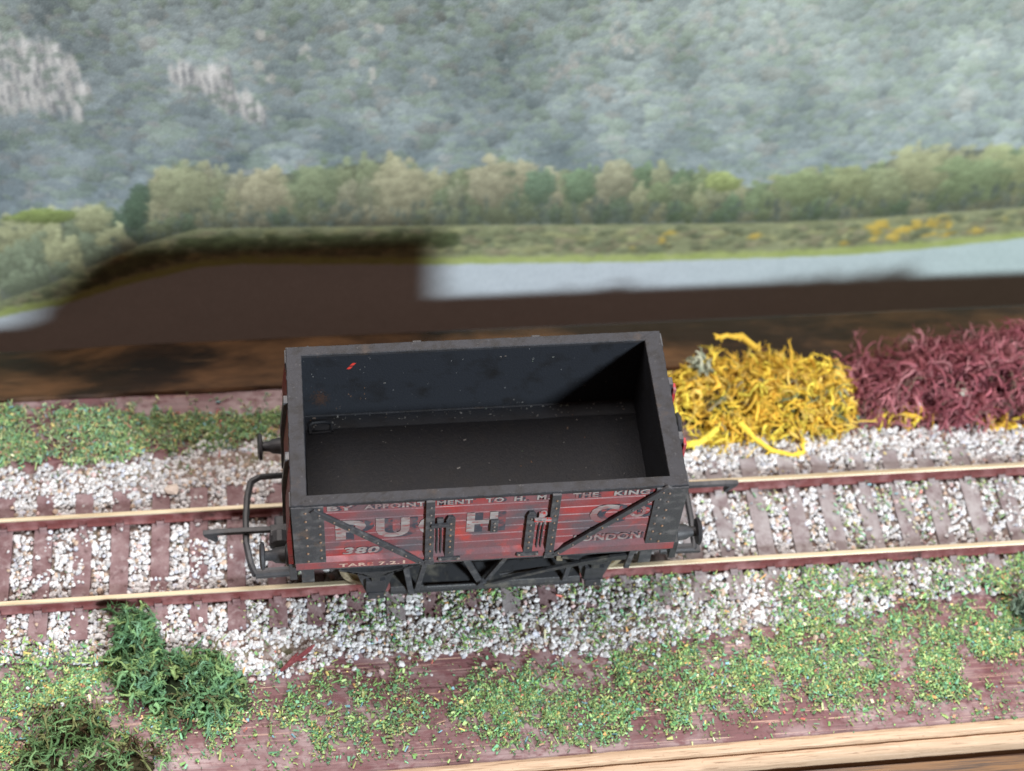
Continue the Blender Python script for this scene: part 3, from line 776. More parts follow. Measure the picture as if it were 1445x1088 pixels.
# ------------------------------------------------------------------ loose bits
def single_stone(name, label, p, size, col, seed):
    R = np.random.default_rng(seed)
    v = ICO_V * R.uniform(.8, 1.15, (12, 1)) * np.array(size)
    mb = MB().add([(p[0] + a[0], p[1] + a[1], p[2] + a[2]) for a in v], [tuple(f) for f in ICO_F])
    m = mat(name + '_' + 'surface', col, .8, .2, [((col[0] * .6, col[1] * .55, col[2] * .5), .8, 4, .5, .75)], bump=(2, 4, .4))
    return tag(obj(name, mb, m, loc=p, bevel=.15), label, 'stone')
single_stone('loose_stone', 'large cream flat stone beside the back rail left of the wagon', (-30, 14.6, -1.9), (1.75, 1.35, .6), (.60, .52, .46), 1)
single_stone('pale_stone', 'round white bead like stone at the foot of the maroon lichen', (117.5, 24.6, -1.0), (1.0, 1.0, 1.0), (.72, .72, .72), 2)
single_stone('pebble', 'grey green pebble half buried in the maroon lichen', (126.5, 25.5, 1.6), (1.3, 1.0, .9), (.40, .42, .36), 3)
tw = MB()
tw.tube([(-10.6, -24.2, -3.0), (-9, -23.0, -2.6), (-7.2, -22.0, -2.4), (-5.4, -20.6, -2.3), (-4.4, -19.8, -2.2)], [.35, .62, .5, .58, .2], 7, sq=.6)
tw.tube([(-9.4, -23.4, -2.5), (-8.2, -22.2, -2.0), (-7.4, -21.2, -2.1)], [.4, .35, .12], 6)
tw.tube([(-7.6, -22.2, -2.4), (-6.6, -22.6, -2.3), (-5.8, -22.4, -2.3)], [.45, .35, .15], 6)
m_twig = mat('maroon_twig', (.16, .04, .045), .8, .2, [((.30, .10, .10), 1.0, 4, .5, .7)], bump=(2, 4, .8))
tag(obj('twig', tw, m_twig, loc=(-7.5, -22, -3), smooth=True), 'maroon scrap of twig lying on the front ballast', 'twig')

# ------------------------------------------------------------------ the wagon
WX0, WX1, WY, WZ0, WZ1, WF = -6.7, 58.4, 16.0, 18.45, 38.7, 20.4
wagon = thing('model_wagon', 'weathered red model railway open wagon with black interior standing on the track', 'model wagon', (25.85, 0, 0))
RED = (.31, .032, .031); REDHI = (.36, .19, .19)
m_red = mat('worn_red_paint', attr='Col', rough=.55, spec=.35, layers=[
    ((.19, .082, .092), .06, 5, .38, .56), ((.10, .085, .098), .14, 6, .47, .66, (.6, 1, 1)), ((.44, .055, .042), .13, 5, .56, .74), ((.34, .26, .26), 1.6, 4, .66, .80)], bump=(2.0, 3, .25))
m_redend = mat('shaded_red_end', (.12, .012, .012), .5, .35, [((.06, .02, .02), .3, 5, .5, .7)])  # side red darkened: the shade on the ends is in the colour
m_under = mat('dark_chassis', (.034, .036, .040), .42, .5, [((.12, .115, .098), .3, 5, .52, .72), ((.012, .012, .012), .5, 4, .58, .78)], bump=(3, 3, .2))
m_black = mat('black_plastic', (.035, .037, .042), .5, .4, [((.075, .075, .082), .25, 5, .5, .75), ((.018, .017, .017), .5, 4, .6, .8)], bump=(3, 3, .2))
m_iron = mat('dusty_ironwork', (.048, .051, .058), .5, .4, [((.12, .12, .125), .5, 5, .5, .72), ((.16, .105, .075), .16, 5, .60, .78), ((.035, .034, .036), .6, 4, .60, .76)], bump=(3, 3, .25))
m_latch = mat('chipped_latch_paint', (.30, .26, .26), .55, .35, [((.48, .05, .045), .5, 4, .50, .56), ((.10, .10, .105), .6, 4, .56, .66)])
m_rivet = mat('rubbed_rivet', (.17, .15, .14), .5, .4, [((.26, .15, .085), .12, 4, .46, .6), ((.08, .08, .085), .9, 4, .52, .66)])
m_ironr = [m_iron, m_rivet]
m_rim = mat('grey_black_rim', (.038, .039, .045), .6, .2, [((.028, .027, .028), .4, 5, .46, .66), ((.09, .088, .09), 1.8, 4, .64, .75), ((.06, .048, .042), .2, 5, .60, .74)], bump=(2.4, 4, .45))
m_inner = mat('black_inner_wall', (.017, .0195, .025), .55, .35, [((.010, .010, .011), .25, 5, .5, .75), ((.16, .16, .165), 1.1, 2, .735, .755), ((.11, .05, .03), .8, 3, .745, .775)], bump=(2.6, 4, .35))
m_floor = mat('black_floor', (.0075, .0085, .0115), .5, .14, [((.010, .010, .011), .3, 5, .5, .72), ((.10, .10, .10), 1.2, 2, .75, .77), ((.016, .016, .018), 2.2, 4, .54, .72)], bump=(3, 4, .4))

PT, PB = 38.2, 22.0                       # planked part of the sides; the rim board sits on top, the curb rail below
NPL = 7; PH = (PT - PB) / NPL
def planks(mb, x0, x1, y, sgn, shift=0.0, n=None):
    """horizontal planks on a side; every plank has an eased, rubbed upper edge"""
    r = random.Random(int(x0 * 10) + 5)
    seg = max(2, int((x1 - x0) / 1.5))
    for k in range(NPL):
        zt, zb = PT - PH * k - shift, PT - PH * (k + 1) - shift
        rows = [(-.25, zt), (0, zt - .26), (.0, zb + .10), (-.25, zb + .02)]
        base = len(mb.v); off = r.uniform(-.03, .03)
        for i in range(seg + 1):
            x = x0 + (x1 - x0) * i / seg
            for (d, z) in rows: mb.v.append((x, sgn * (y + d + off), z + r.uniform(-.02, .02)))
        tone = r.uniform(.85, 1.12)
        for i in range(seg):
            for j in range(3):
                mb.f.append([base + i * 4 + j, base + i * 4 + j + 1, base + (i + 1) * 4 + j + 1, base + (i + 1) * 4 + j])
                c = REDHI if j == 0 else RED
                q = r.uniform(.9, 1.1) * tone
                mb.c.append((c[0] * q, c[1] * q, c[2] * q)); mb.mi.append(0)

def letters(word, x0, x1, z0, z1, y, thick, slant=0.0, bold=.035):
    cu = bpy.data.curves.new('lettering', 'FONT'); cu.body = word; cu.offset = bold; cu.space_character = 1.12; cu.extrude = 0
    cu.resolution_u = 3
    o = bpy.data.objects.new('lettering', cu); COL.objects.link(o)
    dg = bpy.context.evaluated_depsgraph_get(); dg.update()
    me = bpy.data.meshes.new_from_object(o.evaluated_get(dg))
    P = np.array([v.co[:] for v in me.vertices]); Fs = [list(p.vertices) for p in me.polygons]
    bpy.data.objects.remove(o); bpy.data.curves.remove(cu); bpy.data.meshes.remove(me)
    a, b = P[:, :2].min(0), P[:, :2].max(0)
    q = (P[:, :2] - a) / (b - a)
    X_ = x0 + q[:, 0] * (x1 - x0) + slant * q[:, 1]; Z_ = z0 + q[:, 1] * (z1 - z0)
    return [(float(u), y, float(v)) for u, v in zip(X_, Z_)], Fs

m_letter = mat('worn_letter_paint', (.30, .285, .28), .6, .3, [((.23, .19, .19), .4, 5, .42, .66, (.5, 1, 2)), ((.50, .50, .51), .8, 3, .6, .75), ((.20, .105, .11), .22, 6, .46, .62, (.6, 1, 1.6)), ((.25, .06, .06), 1.0, 5, .57, .64, (.5, 1, 2))])
m_shade = mat('worn_letter_shade', (.045, .050, .066), .6, .3, [((.085, .085, .10), .4, 5, .48, .7), ((.20, .075, .08), .30, 6, .50, .66), ((.26, .055, .056), .9, 5, .56, .64)])
m_gold = mat('faded_cream_letter', (.50, .36, .30), .6, .3, [((.40, .10, .09), .5, 6, .54, .66)])

for sgn in (-1, 1):
    side = MB(); planks(side, WX0 + .1, 15.2, WY, sgn); planks(side, 36.6, WX1 - .1, WY, sgn)
    # backing behind the planks, and curb rail with sloping dusty top
    side.box(WX0 + .3, 15.2, min(sgn * 15.1, sgn * 15.72), max(sgn * 15.1, sgn * 15.72), 20, PT - .02, c=(.2, .03, .03))
    side.box(36.6, WX1 - .3, min(sgn * 15.1, sgn * 15.72), max(sgn * 15.1, sgn * 15.72), 20, PT - .02, c=(.2, .03, .03))
    n0 = len(side.v); prof = [(15.2, 22.0), (15.86, 22.0), (16.42, 20.75), (16.42, 18.75), (16.3, 18.5), (15.2, 18.5)]; sg = 44; r = random.Random(9)
    for i in range(sg + 1):
        x = WX0 + (WX1 - WX0) * i / sg
        for (yy, zz) in prof: side.v.append((x, sgn * (yy + r.uniform(-.02, .02)), zz + r.uniform(-.025, .025)))
    for i in range(sg):
        for j in range(6):
            side.f.append([n0 + i * 6 + j, n0 + i * 6 + (j + 1) % 6, n0 + (i + 1) * 6 + (j + 1) % 6, n0 + (i + 1) * 6 + j])
            q = r.uniform(.85, 1.12)
            side.c.append(tuple(q * v for v in ((.46, .20, .21) if j == 1 else (.36, .05, .048)))); side.mi.append(0)
    side.f += [[n0 + j for j in range(6)], [n0 + sg * 6 + j for j in range(6)]]; side.c += [RED, RED]; side.mi += [0, 0]
    sp = obj('side_panel', side, m_red, wagon)
    door = MB(); planks(door, 15.35, 36.45, WY - .08, sgn, .12)
    door.box(15.35, 36.45, min(sgn * 15.1, sgn * 15.6), max(sgn * 15.1, sgn * 15.6), 21.5, PT - .14, c=(.2, .03, .03))
    dr = obj('door', door, m_red, wagon)
    yo = sgn * 16.0
    # corner plates with two columns of rivets
    for (xa, xb, xt) in ((WX0 - .12, -1.55, 0), (53.2, WX1 + .12, .0)):
        mb = MB(); y0, y1 = sorted((sgn * 15.8, sgn * 16.38))
        mb.prism([(xa, 19.9), (xb, 19.9), (xb, 38.25), (xa, 38.25)], y0, y1, 'y')
        for i in range(7):
            z = 21.4 + i * 2.55
            for xx in ((xa + xb) / 2 - .35, xb - .75 if xa < 0 else xa + .9): mb.rivet(xx, sgn * 16.38, z + (.9 if xx != (xa + xb) / 2 - .35 else 0), .27, sgn)
        obj('corner_plate', mb, m_ironr, sp, bevel=.06)
    # diagonal straps
    for (p, q) in (((-3.4, 37.6), (15.0, 18.9)), ((55.4, 37.5 if sgn > 0 else 38.9), (37.4, 19.3))):
        mb = MB()
        mb.bar((p[0], sgn * 16.55, p[1]), (q[0], sgn * 16.55, q[1]), 1.15, .5, (0, sgn, 0))
        for t in np.linspace(.06, .96, 8): mb.rivet(p[0] + (q[0] - p[0]) * t, sgn * 16.8, p[1] + (q[1] - p[1]) * t, .22, sgn)
        obj('diagonal_strap', mb, m_ironr, sp, bevel=.1)
    # upright straps either side of the door
    for xv in (15.85, 36.6):
        mb = MB(); y0, y1 = sorted((sgn * 15.6, sgn * 16.62))
        mb.box(xv - .75, xv + .75, y0, y1, 18.6, 38.3)
        mb.prism([(xv - .95, 18.5), (xv + .95, 18.5), (xv + .8, 20.2), (xv - .8, 20.2)], *sorted((sgn * 16.3, sgn * 16.8)), 'y')
        for i in range(8): mb.rivet(xv + .1, sgn * 16.62, 20.6 + i * 2.3, .24, sgn)
        obj('upright_strap', mb, m_ironr, sp, bevel=.08)
    # door irons: hinge straps with feet, latch bars, small middle plate
    for xv, s_ in ((19.3, -1), (32.8, 1)):
        mb = MB(); y0, y1 = sorted((sgn * 15.7, sgn * 16.55))
        mb.box(xv - .78, xv + .78, y0, y1, 20.2, 32.2)
        mb.prism([(xv - .78, 32.2), (xv + .78, 32.2), (xv + .3, 33.1), (xv - .5, 33.1)], *sorted((sgn * 15.75, sgn * 16.45)), 'y')
        mb.box(xv - 1.9, xv + 1.9, *sorted((sgn * 16.0, sgn * 16.75)), 19.5, 20.5)
        for dx in (-1.55, 1.55): mb.rivet(xv + dx, sgn * 16.72, 20.0, .42, sgn)
        for i in range(6): mb.rivet(xv, sgn * 16.55, 22 + i * 1.85, .26, sgn)
        obj('hinge_strap', mb, m_ironr, dr, bevel=.08)
        mb = MB()
        xo = xv + s_ * 3.3
        mb.bar((xv + s_ * .4, sgn * 16.75, 31.3), (xo, sgn * 16.75, 31.1), .75, .55, (0, sgn, 0))
        mb.box(*sorted((xv + s_ * 1.2, xv + s_ * 2.3)), *sorted((sgn * 16.0, sgn * 16.5)), 31.4, 32.6)
        o = obj('door_latch', mb, m_iron if s_ < 0 else m_latch, dr, bevel=.08)
        mb = MB()
        for q in (1.5, 2.15): mb.tube([(xv + s_ * q, sgn * 16.05, 20.8), (xv + s_ * q, sgn * 16.1, 26), (xv + s_ * (q + .1), sgn * 16.05, 30.8)], .17, 6)
        obj('latch_rod', mb, m_black, o, smooth=True)
    mb = MB().box(26.0, 27.3, *sorted((sgn * 15.8, sgn * 16.5)), 27.5, 31.2)
    for i in range(3): mb.rivet(26.65, sgn * 16.5, 28.3 + i * 1.1, .26, sgn)
    obj('door_plate', mb, m_ironr, dr, bevel=.08)
    if sgn < 0:
        yl = -16.10
        for (wd, a, b, z0, z1, dz, sl) in (("BY", -1.0, 3.4, 36.45, 37.9, 0, 0), ("APPOINT", 5.0, 15.0, 36.45, 37.9, 0, 0), ("THE", 39.3, 43.6, 36.4, 37.9, 0, 0), ("KING", 46.2, 52.2, 36.4, 37.9, 0, 0),
                                       ("P", .2, 5.3, 27.3, 33.3, 0, 0), ("U", 6.9, 12.5, 27.4, 33.4, 0, 0), ("G", 13.9, 15.2, 27.4, 33.4, 0, 0), ("C", 42.7, 47.6, 28.0, 33.8, 0, 0), ("O", 49.4, 52.3, 29.3, 33.2, 0, 0),
                                       ("380", 1.2, 7.2, 22.5, 24.7, 0, .5), ("LONDON", 40.6, 52.2, 22.3, 24.4, 0, 0)):
            small = (z1 - z0) < 3
            if wd == "G":                       # the strap covers most of it
                v, f = letters(wd, 13.9, 19.4, z0, z1, yl, 0); keep = [i for i, p in enumerate(v)]
                v = [(min(p[0], 15.15), p[1], p[2]) for p in v]
            else: v, f = letters(wd, a, b, z0, z1, yl, 0, sl)
            obj('lettering', MB().add(v, f), m_letter, sp)
            off = (.55, -.12) if small else (1.35, -.15)
            v2 = [(min(p[0] + off[0], 15.15) if p[0] < 15.2 else p[0] + off[0], yl + .025, p[2] + off[1]) for p in v]
            obj('letter_shading', MB().add(v2, f), m_shade, sp)
        for (wd, a, b, z0, z1) in (("MENT", 16.9, 22.8, 36.35, 37.75), ("TO", 24.9, 27.9, 36.35, 37.75), ("H.", 29.6, 31.6, 36.35, 37.75), ("M.", 33.4, 35.6, 36.35, 37.75), ("H", 22.0, 27.2, 27.4, 33.4), ("&", 33.8, 36.2, 28.2, 33.0)):
            v, f = letters(wd, a, b, z0, z1, yl + .08, 0); obj('lettering', MB().add(v, f), m_letter, dr)
            off = .5 if z1 - z0 < 3 else 1.35
            if wd != "&": obj('letter_shading', MB().add([(p[0] + off, yl + .105, p[2] - .12) for p in v], f), m_shade, dr)
        lt = MB()
        v, f = letters("TARE 7.2.1", .6, 11.8, 18.95, 20.05, -16.46, 0); lt.add(v, f)
        obj('tare_lettering', lt, m_gold, sp)

m_red_plain = mat('bright_red_edge', (.36, .03, .035), .5, .3, [((.22, .12, .13), .6, 4, .5, .7)])
# end panels with stanchions; they splay out a little towards the bottom
for sx in (-1, 1):
    xe = WX0 if sx < 0 else WX1
    mb = MB(); r = random.Random(4)
    for k in range(NPL):
        zt, zb = 38.0 - 2.6 * k, 38.0 - 2.6 * (k + 1) + .12
        f = lambda z: .05 + (1.15 if sx < 0 else .1) * min(1, (38.0 - z) / 10)
        y0, y1 = -15.9, 15.9
        vs = [(xe + sx * f(zt), y0, zt), (xe + sx * f(zb), y0, zb), (xe - sx * .9, y0, zb), (xe - sx * .9, y0, zt)]
        vs += [(a, y1, c) for a, _, c in vs]
        mb.add(vs, [(0, 1, 2, 3), (7, 6, 5, 4), (0, 4, 5, 1), (1, 5, 6, 2), (2, 6, 7, 3), (3, 7, 4, 0)])
    ep = obj('end_panel', mb, m_redend, wagon, bevel=.05)
    for yc in (-6.2, 5.2):
        mb = MB(); poly = [(xe - sx * .5, 38.6), (xe + sx * .75, 38.6), (xe + sx * (1.7 if sx < 0 else 1.1), 30), (xe + sx * (2.0 if sx < 0 else 1.1), 18.6), (xe - sx * .5, 18.6)]
        mb.prism(poly, yc - .8, yc + .8, 'y'); obj('end_stanchion', mb, m_iron, ep, bevel=.1)
        if sx > 0: obj('stanchion_cap', MB().box(xe + .8, xe + 1.35, yc - 1.3, yc + .2, 33.5, 37.6), m_red_plain, ep, bevel=.1)
    for yc in (-15.9, 15.9):
        mb = MB(); a, b = sorted((xe - sx * .5, xe + sx * .35)); mb.box(a, b, min(yc, yc * .82), max(yc, yc * .82), 19.0, 38.2)
        obj('end_corner_iron', mb, m_iron, ep, bevel=.08)

# top rim: a ring with chipped outer edges
def ring(n_long, n_short):
    mb = MB(); r = random.Random(12)
    def loop(x0, x1, y0, y1, z, jx, nl=n_long, ns=n_short):
        L = [(x0 + (x1 - x0) * i / nl, y0) for i in range(nl)] + [(x1, y0 + (y1 - y0) * i / ns) for i in range(ns)]
        L += [(x1 - (x1 - x0) * i / nl, y1) for i in range(nl)] + [(x0, y1 - (y1 - y0) * i / ns) for i in range(ns)]
        return [(x + r.uniform(-jx, jx), y + r.uniform(-jx, jx) + (r.choice((0, 0, 0, -.3)) if (y == y1 and jx > .05) else 0), z + r.uniform(-.04, .04)) for x, y in L]
    ox0, ox1, oy = WX0 - .1, WX1 + .1, WY + .12
    loops = [loop(ox0, ox1, -oy, oy, 37.95, .02), loop(ox0 + .02, ox1 - .02, -oy + .02, oy - .02, 38.58, .07), loop(ox0 + .15, ox1 - .15, -oy + .15, oy - .15, 38.7, .02),
             loop(WX0 + 2.45, WX1 - 2.75, -14.3, 14.3, 38.7, .03), loop(WX0 + 2.55, WX1 - 2.85, -14.15, 14.15, 38.55, .02), loop(WX0 + 2.5, WX1 - 2.8, -14.25, 14.25, 37.9, 0)]
    n = len(loops[0])
    for L in loops: mb.v += L
    for a in range(len(loops)):
        b = (a + 1) % len(loops)
        for i in range(n):
            mb.f.append([a * n + i, a * n + (i + 1) % n, b * n + (i + 1) % n, b * n + i]); mb.c.append(None); mb.mi.append(0)
    return mb
obj('top_rim', ring(90, 44), m_rim, wagon)
# inner lining: four walls with a lip where they meet the floor
ix0, ix1, iy = WX0 + 2.5, WX1 - 2.8, 14.25
for (nm, b) in (('inner_wall', (ix0 - .2, ix1 + .2, iy, iy + .8)), ('inner_wall', (ix0 - .2, ix1 + .2, -iy - .8, -iy)), ('inner_end_wall', (ix0 - 1.4, ix0, -iy + .002, iy - .002)), ('inner_end_wall', (ix1, ix1 + 1.6, -iy + .002, iy - .002))):
    o = obj(nm, MB().box(b[0], b[1], b[2], b[3], WF - .6, 38.4), m_inner, wagon)
    if b[2] == iy:
        pm = MB()
        for (px_, pz_, a, l) in ((4.6, 35.4, .5, 1.0), (4.0, 34.4, .3, .95)):
            pm.prism([(px_ - l * .55, pz_ - .32), (px_ + l * .1, pz_ - .3), (px_ + l * .6, pz_ + .35), (px_ - .05, pz_ + .34)], iy - .03, iy + .01, 'y')
        obj('red_paint_mark', pm, mat('red_paint_mark', (.62, .05, .035), .5), o)
        rs = MB(); rr = random.Random(8)
        for _ in range(520):
            xx, zz, s_ = -1.3 + rr.gauss(0, .62), 25.2 + rr.gauss(0, .8) + max(0, rr.gauss(0, 1.2)), rr.uniform(.04, .13)
            poly = [(xx + s_ * math.cos(t) * rr.uniform(.6, 1), zz + s_ * math.sin(t) * rr.uniform(.6, 1)) for t in np.linspace(0, 6.28, 8)[:-1]]
            rs.prism(poly, iy - .012 - rr.uniform(0, .012), iy + .01, 'y')
        obj('rust_stain', rs, mat('rust_stain', (.050, .028, .021), .8, .1, [((.035, .025, .022), .9, 4, .45, .65)]), o)
fl = MB().box(WX0 + 1.2, WX1 - 1.2, -15.0, 15.0, WF - 1.0, WF)
fo = obj('floor', fl, m_floor, wagon)
lip = MB().prism([(iy, WF), (iy - 3.0, WF), (iy - 2.9, WF + .10), (iy, WF + .14)], ix0, ix1, 'x')
obj('floor_lip', lip, m_inner, fo)
lip2 = MB().prism([(-iy + 6.2, WF - .01), (-iy + 6.35, WF + .07), (-iy + 6.5, WF - .01)], ix0, ix1 - 1, 'x')
obj('floor_ridge', lip2, m_floor, fo)
cr = MB().tube([(ix0, iy - .12, WF + .22), (ix1, iy - .12, WF + .22)], .17, 6)  # added pale strip that puts a highlight along the wall foot
obj('crease_highlight', cr, m_rim, fo, smooth=True)
stp = MB().tube([(-3.3, 10.3, WF + .1), (-3.5, 12.0, WF + .25), (-2.9, 12.6, WF + .3), (-.6, 12.7, WF + .3), (.4, 12.2, WF + .25), (.45, 10.7, WF + .1)], .3, 6)
stp.tube([(-3.2, 10.4, WF + .05), (.4, 10.6, WF + .05)], .22, 6); stp.box(-2.6, -.3, 10.9, 12.0, WF, WF + .25)
obj('floor_bracket', stp, m_inner, fo, smooth=True)
specks = MB(); rr = random.Random(77)
for _ in range(110):
    x = rr.uniform(ix0 + .5, ix1 - .5); back = rr.random()
    y = iy - abs(rr.gauss(0, 1.6)) - .3 if back < .7 else rr.uniform(-iy + .5, iy - .5)
    s_ = min(.2, .045 * math.exp(abs(rr.gauss(0, .7))))
    a = rr.uniform(0, 6.28); l = rr.uniform(1, 2.2)
    z = WF + (.17 if y > iy - 3.1 else .02)
    specks.bar((x - s_ * l * math.cos(a), y - s_ * l * math.sin(a), z), (x + s_ * l * math.cos(a), y + s_ * l * math.sin(a), z + .05), s_ * 1.2, .06, (0, 0, 1))
for _ in range(24):
    x = rr.uniform(ix0 + .5, ix1 - .5); z = WF + 1 + rr.random() ** 1.5 * 16; s_ = rr.uniform(.05, .13); a = rr.uniform(0, 6.28)
    specks.bar((x - s_ * 1.6 * math.cos(a), iy - .03, z - s_ * 1.6 * math.sin(a)), (x + s_ * 1.6 * math.cos(a), iy - .03, z + s_ * 1.6 * math.sin(a)), s_, .06, (0, -1, 0))
obj('dust_specks', specks, mat('dust_specks', (.22, .22, .215), .9, .1, [((.20, .11, .06), .12, 4, .56, .64), ((.10, .16, .09), .15, 4, .6, .68)]), fo)

# underframe
uf = MB().box(WX0 + .4, WX1 - .4, -14.3, 14.3, 17.0, WF - 1.02)
obj('underframe', uf, m_black, wagon)
for sgn in (-1, 1):
    mb = MB(); mb.box(WX0 + .2, WX1 - .2, *sorted((sgn * 12.9, sgn * 14.3)), 14.6, 18.46)
    mb.box(WX0 + .2, WX1 - .2, *sorted((sgn * 14.2, sgn * 16.2)), 18.1, 18.46)
    so = obj('solebar', mb, m_iron, wagon, bevel=.12)
    for xa in (-4.9, 54.8):
        m2 = MB().box(xa - 1.1, xa + 1.1, *sorted((sgn * 12.2, sgn * 13.6)), 9.4, 14.2); obj('step_bracket', m2, m_iron, so, bevel=.1)
AX = (6.9, 46.0)
for xa in AX:
    ax = MB().lathe([(-12.5, .7), (12.5, .7)], (xa, 0, 6.3), 'y', 12); obj('axle', ax, m_black, wagon, smooth=True)
    for sgn in (-1, 1):
        tyre_m = mat('brass_tyre', (.50, .43, .30), .4, .5, [((.20, .16, .11), .5, 4, .5, .7)], metal=.5) if (xa == AX[0] and sgn < 0) else bpy.data.materials['brass_tyre']
        wh = MB().lathe([(0, 1.2), (0, 4.6), (.5, 4.9), (.9, 5.3), (.9, 1.2)], (xa, sgn * 8.3, 6.3), 'y', 32, sgn)
        wo = obj('wheel', wh, m_black, wagon, smooth=True)
        ty = MB().lathe([(-.9, 5.2), (-.9, 7.0), (-.55, 7.2), (-.2, 6.9), (0, 6.35), (1.7, 6.25), (1.8, 5.2), (1.2, 5.2)], (xa, sgn * 8.1, 6.3), 'y', 40, sgn)
        obj('tyre', ty, tyre_m, wo, smooth=True)
        # W-shaped axle guard, leaf spring, axle box
        mb = MB()
        mb.prism([(xa - 4.2, 14.6), (xa + 4.2, 14.6), (xa + 1.8, 4.0), (xa - 1.8, 4.0)], *sorted((sgn * 12.6, sgn * 13.2)), 'y')
        ag = obj('axle_guard', mb, m_black, wagon, bevel=.08)
        mb = MB(); lf = []
        for k in range(4):
            L = 6.4 - k * 1.35
            pts = [(xa + L * t, sgn * 13.4, 13.6 - k * .55 - 1.9 * (1 - t * t) * .8) for t in np.linspace(-1, 1, 11)]
            for i in range(10): mb.bar(pts[i], pts[i + 1], .5, 1.3, (0, sgn, 0))
        mb.box(xa - .75, xa + .75, *sorted((sgn * 12.9, sgn * 14.0)), 9.0, 12.4)
        obj('leaf_spring', mb, m_under, ag, bevel=.05)
        mb = MB(); mb.box(xa - 1.75, xa + 1.75, *sorted((sgn * 12.2, sgn * 14.0)), 5.0, 9.0); mb.box(xa - 1.45, xa + 1.45, *sorted((sgn * 12.4, sgn * 14.3)), 3.2, 5.3)
        mb.rivet(xa + .4, sgn * 14.3, 4.2, .3, sgn)
        obj('axle_box', mb, [m_black, m_rivet], ag, bevel=.2)
for sgn in (-1, 1):
    mb = MB(); y0, y1 = sorted((sgn * 9.8, sgn * 14.6))
    mb.prism([(sgn * 12.7, 3.0), (sgn * 13.5, 3.0), (sgn * 13.5, 4.1), (sgn * 13.0, 4.9), (sgn * 9.0, 5.4), (sgn * 9.0, 4.6), (sgn * 12.7, 4.0)], 9.5, 43.8, 'x')
    tb = obj('tie_bar', mb, m_under, wagon, bevel=.12)
    mb = MB(); mb.tube([(16.0, sgn * 13.6, 5.4), (27.0, sgn * 13.6, 5.2)], .3, 7)
    mb.tube([(29, sgn * 13.4, 8.0), (36, sgn * 13.4, 9.2), (41, sgn * 13.4, 9.6)], .28, 7)
    obj('brake_rod', mb, m_under, wagon, smooth=True)
    mb = MB()
    mb.bar((15.6, sgn * 15.0, 18.2), (14.2, sgn * 13.7, 4.8), .95, .6, (0, sgn, 0)); obj('brake_hanger', mb, m_iron, wagon, bevel=.1)
    mb = MB(); mb.bar((12.0, sgn * 13.0, 14), (13.2, sgn * 13.2, 3.6), 1.0, 1.6, (0, sgn, 0)); obj('brake_hanger', mb, m_iron, wagon, bevel=.1)
    mb = MB(); mb.bar((41.2, sgn * 13.7, 10), (40.8, sgn * 13.5, 4.6), .9, .5, (0, sgn, 0)); obj('brake_hanger', mb, m_iron, wagon, bevel=.1)
    mb = MB(); mb.bar((22.4, sgn * 14.4, 16.2), (25.4, sgn * 13.7, 6.4), 1.1, .6, (0, sgn, 0)); mb.bar((29.8, sgn * 14.4, 16.4), (26.4, sgn * 13.7, 6.4), .85, .6, (0, sgn, 0))
    mb.lathe([(0, 1.0), (.9, .9)], (25.9, sgn * 13.7, 6.4), 'y', 12, sgn)
    obj('brake_vee_hanger', mb, m_iron, wagon, bevel=.06)
    mb = MB()
    pts = [(26.2, 6.2), (31, 8.2), (37, 10.3), (43, 12.0), (48, 13.0), (51.5, 13.4)]
    wv = [.7, .75, .85, 1.0, 1.3, 1.5]
    for i in range(5): mb.bar((pts[i][0], sgn * 14.5, pts[i][1] + .3), (pts[i + 1][0] + .15, sgn * 14.5, .3 + pts[i + 1][1] + .03), (wv[i] + wv[i + 1]) / 2, .6, (0, sgn, 0))
    obj('brake_lever', mb, m_under, wagon, bevel=.08)
    mb = MB(); mb.bar((52.0, sgn * 14.8, 18), (51.4, sgn * 14.6, 10.0), 1.0, .6, (0, sgn, 0)); obj('lever_guide', mb, m_iron, wagon, bevel=.08)
mb = MB().box(10, 43, -9.5, 9.5, 8.0, 9.0); obj('brake_cross_beam', mb, m_black, wagon)

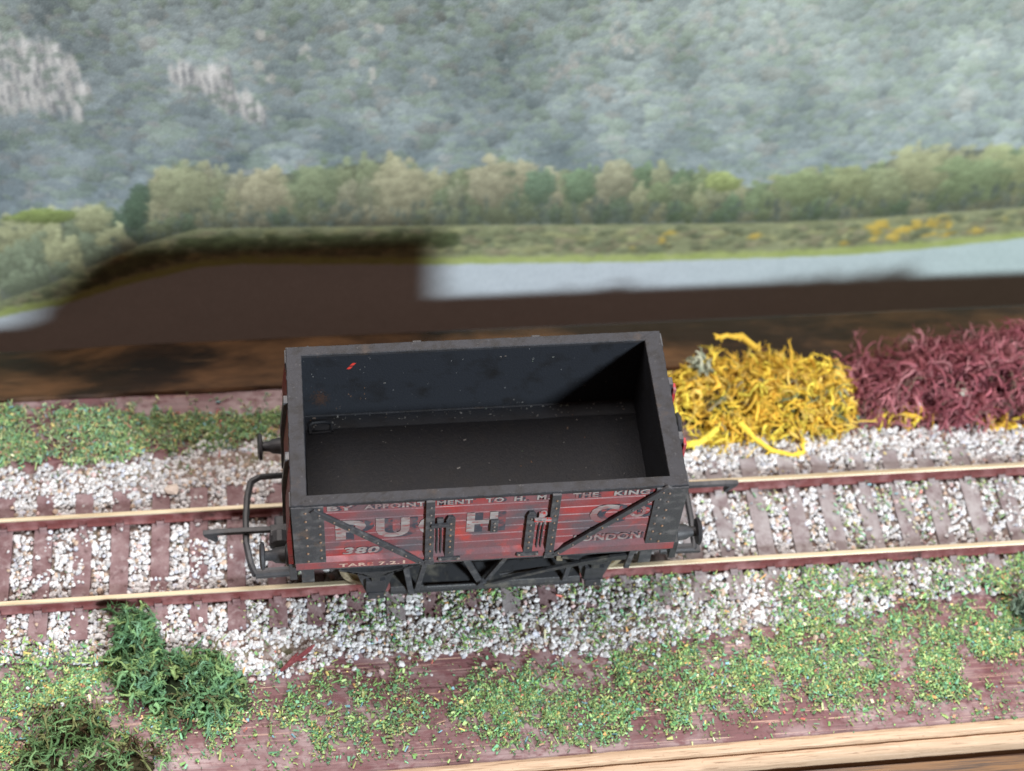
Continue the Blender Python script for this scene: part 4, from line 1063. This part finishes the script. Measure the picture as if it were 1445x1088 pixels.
# buffer beams, buffers
for sx in (-1, 1):
    xe = WX0 if sx < 0 else WX1
    a, b = sorted((xe, xe + sx * 1.25)); bb = obj('buffer_beam', MB().box(a, b, -15.4, 15.4, 13.6, 18.9), m_black, wagon, bevel=.12)
    for yb in (-11.4, 11.4):
        mb = MB().lathe([(1.0, 2.0), (1.6, 2.0), (1.9, 1.55), (3.6, 1.35), (4.2, .95), (5.4, .85)], (xe, yb, 15.6), 'x', 20, sx)
        bf = obj('buffer', mb, m_black, wagon, smooth=True)
        mb = MB().lathe([(5.3, .9), (5.45, 2.3), (5.9, 2.55), (6.25, 2.0), (6.35, .2)], (xe, yb, 15.6), 'x', 24, sx); obj('buffer_head', mb, m_black, bf, smooth=True)
    # hook-and-bow coupling
    mb = MB(); P = lambda d, y, z: (xe + sx * d, y, z)
    if sx < 0:
        hp = [P(0, 9.9, 8.2), P(6.4, 9.9, 8.0), P(8.0, 9.0, 7.9), P(8.7, 5.6, 7.8), P(9.0, 1, 7.8), P(9.0, -4, 7.8), P(8.2, -8.5, 7.8), P(7.4, -10.6, 7.8), P(0, -10.6, 8.0)]
    else:
        hp = [P(0, 9.6, 8.2), P(4.4, 9.6, 8.0), P(5.8, 8.6, 7.9), P(6.6, 5.0, 7.8), P(6.8, 1, 7.8), P(6.8, -4, 7.8), P(6.6, -9.0, 7.8), P(6.3, -10.6, 7.8), P(0, -10.6, 8.0)]
    for i in range(len(hp) - 1):
        mb.tube([hp[i], hp[i + 1]], .62, 8)
    mb.bar(P(.5, -10.3, 8.0), P(7.4, -10.3, 7.8), 1.7, .7, (0, 0, 1))
    cp = obj('coupling', mb, m_black, wagon, smooth=True)
    mb = MB(); yk = -2.0 if sx < 0 else 2.2
    zk = 8.9 if sx < 0 else 9.4
    mb.bar(P(1.5, yk, zk), P(14.2, yk, zk), 1.0, .9, (0, 0, 1))
    mb.prism([(P(14.0, 0, 0)[0], zk + .5), (P(16.6, 0, 0)[0], zk + .2), (P(16.3, 0, 0)[0], zk - .7), (P(14.6, 0, 0)[0], zk - 2.6), (P(14.0, 0, 0)[0], zk - 2.3), (P(14.9, 0, 0)[0], zk - .6), (P(13.8, 0, 0)[0], zk - .4)], yk - .5, yk + .5, 'y')
    mb.bar(P(.0, yk - .6, zk - .2), P(4.6, yk - .6, zk), 2.4, 1.5, (0, 0, 1))
    mb.lathe([(-1.2, 1.2), (-1.2, 1.9), (1.2, 1.9), (1.2, 1.2)], P(3.0, yk - 2, zk - .6), 'y', 14)
    obj('coupling_hook', mb, m_black, cp, bevel=.12)
    mb = MB().box(*sorted((xe + sx * -3, xe + sx * 4)), -6.5, 2.0, 5.2, 7.2); obj('coupling_mount', mb, m_black, cp, bevel=.4)
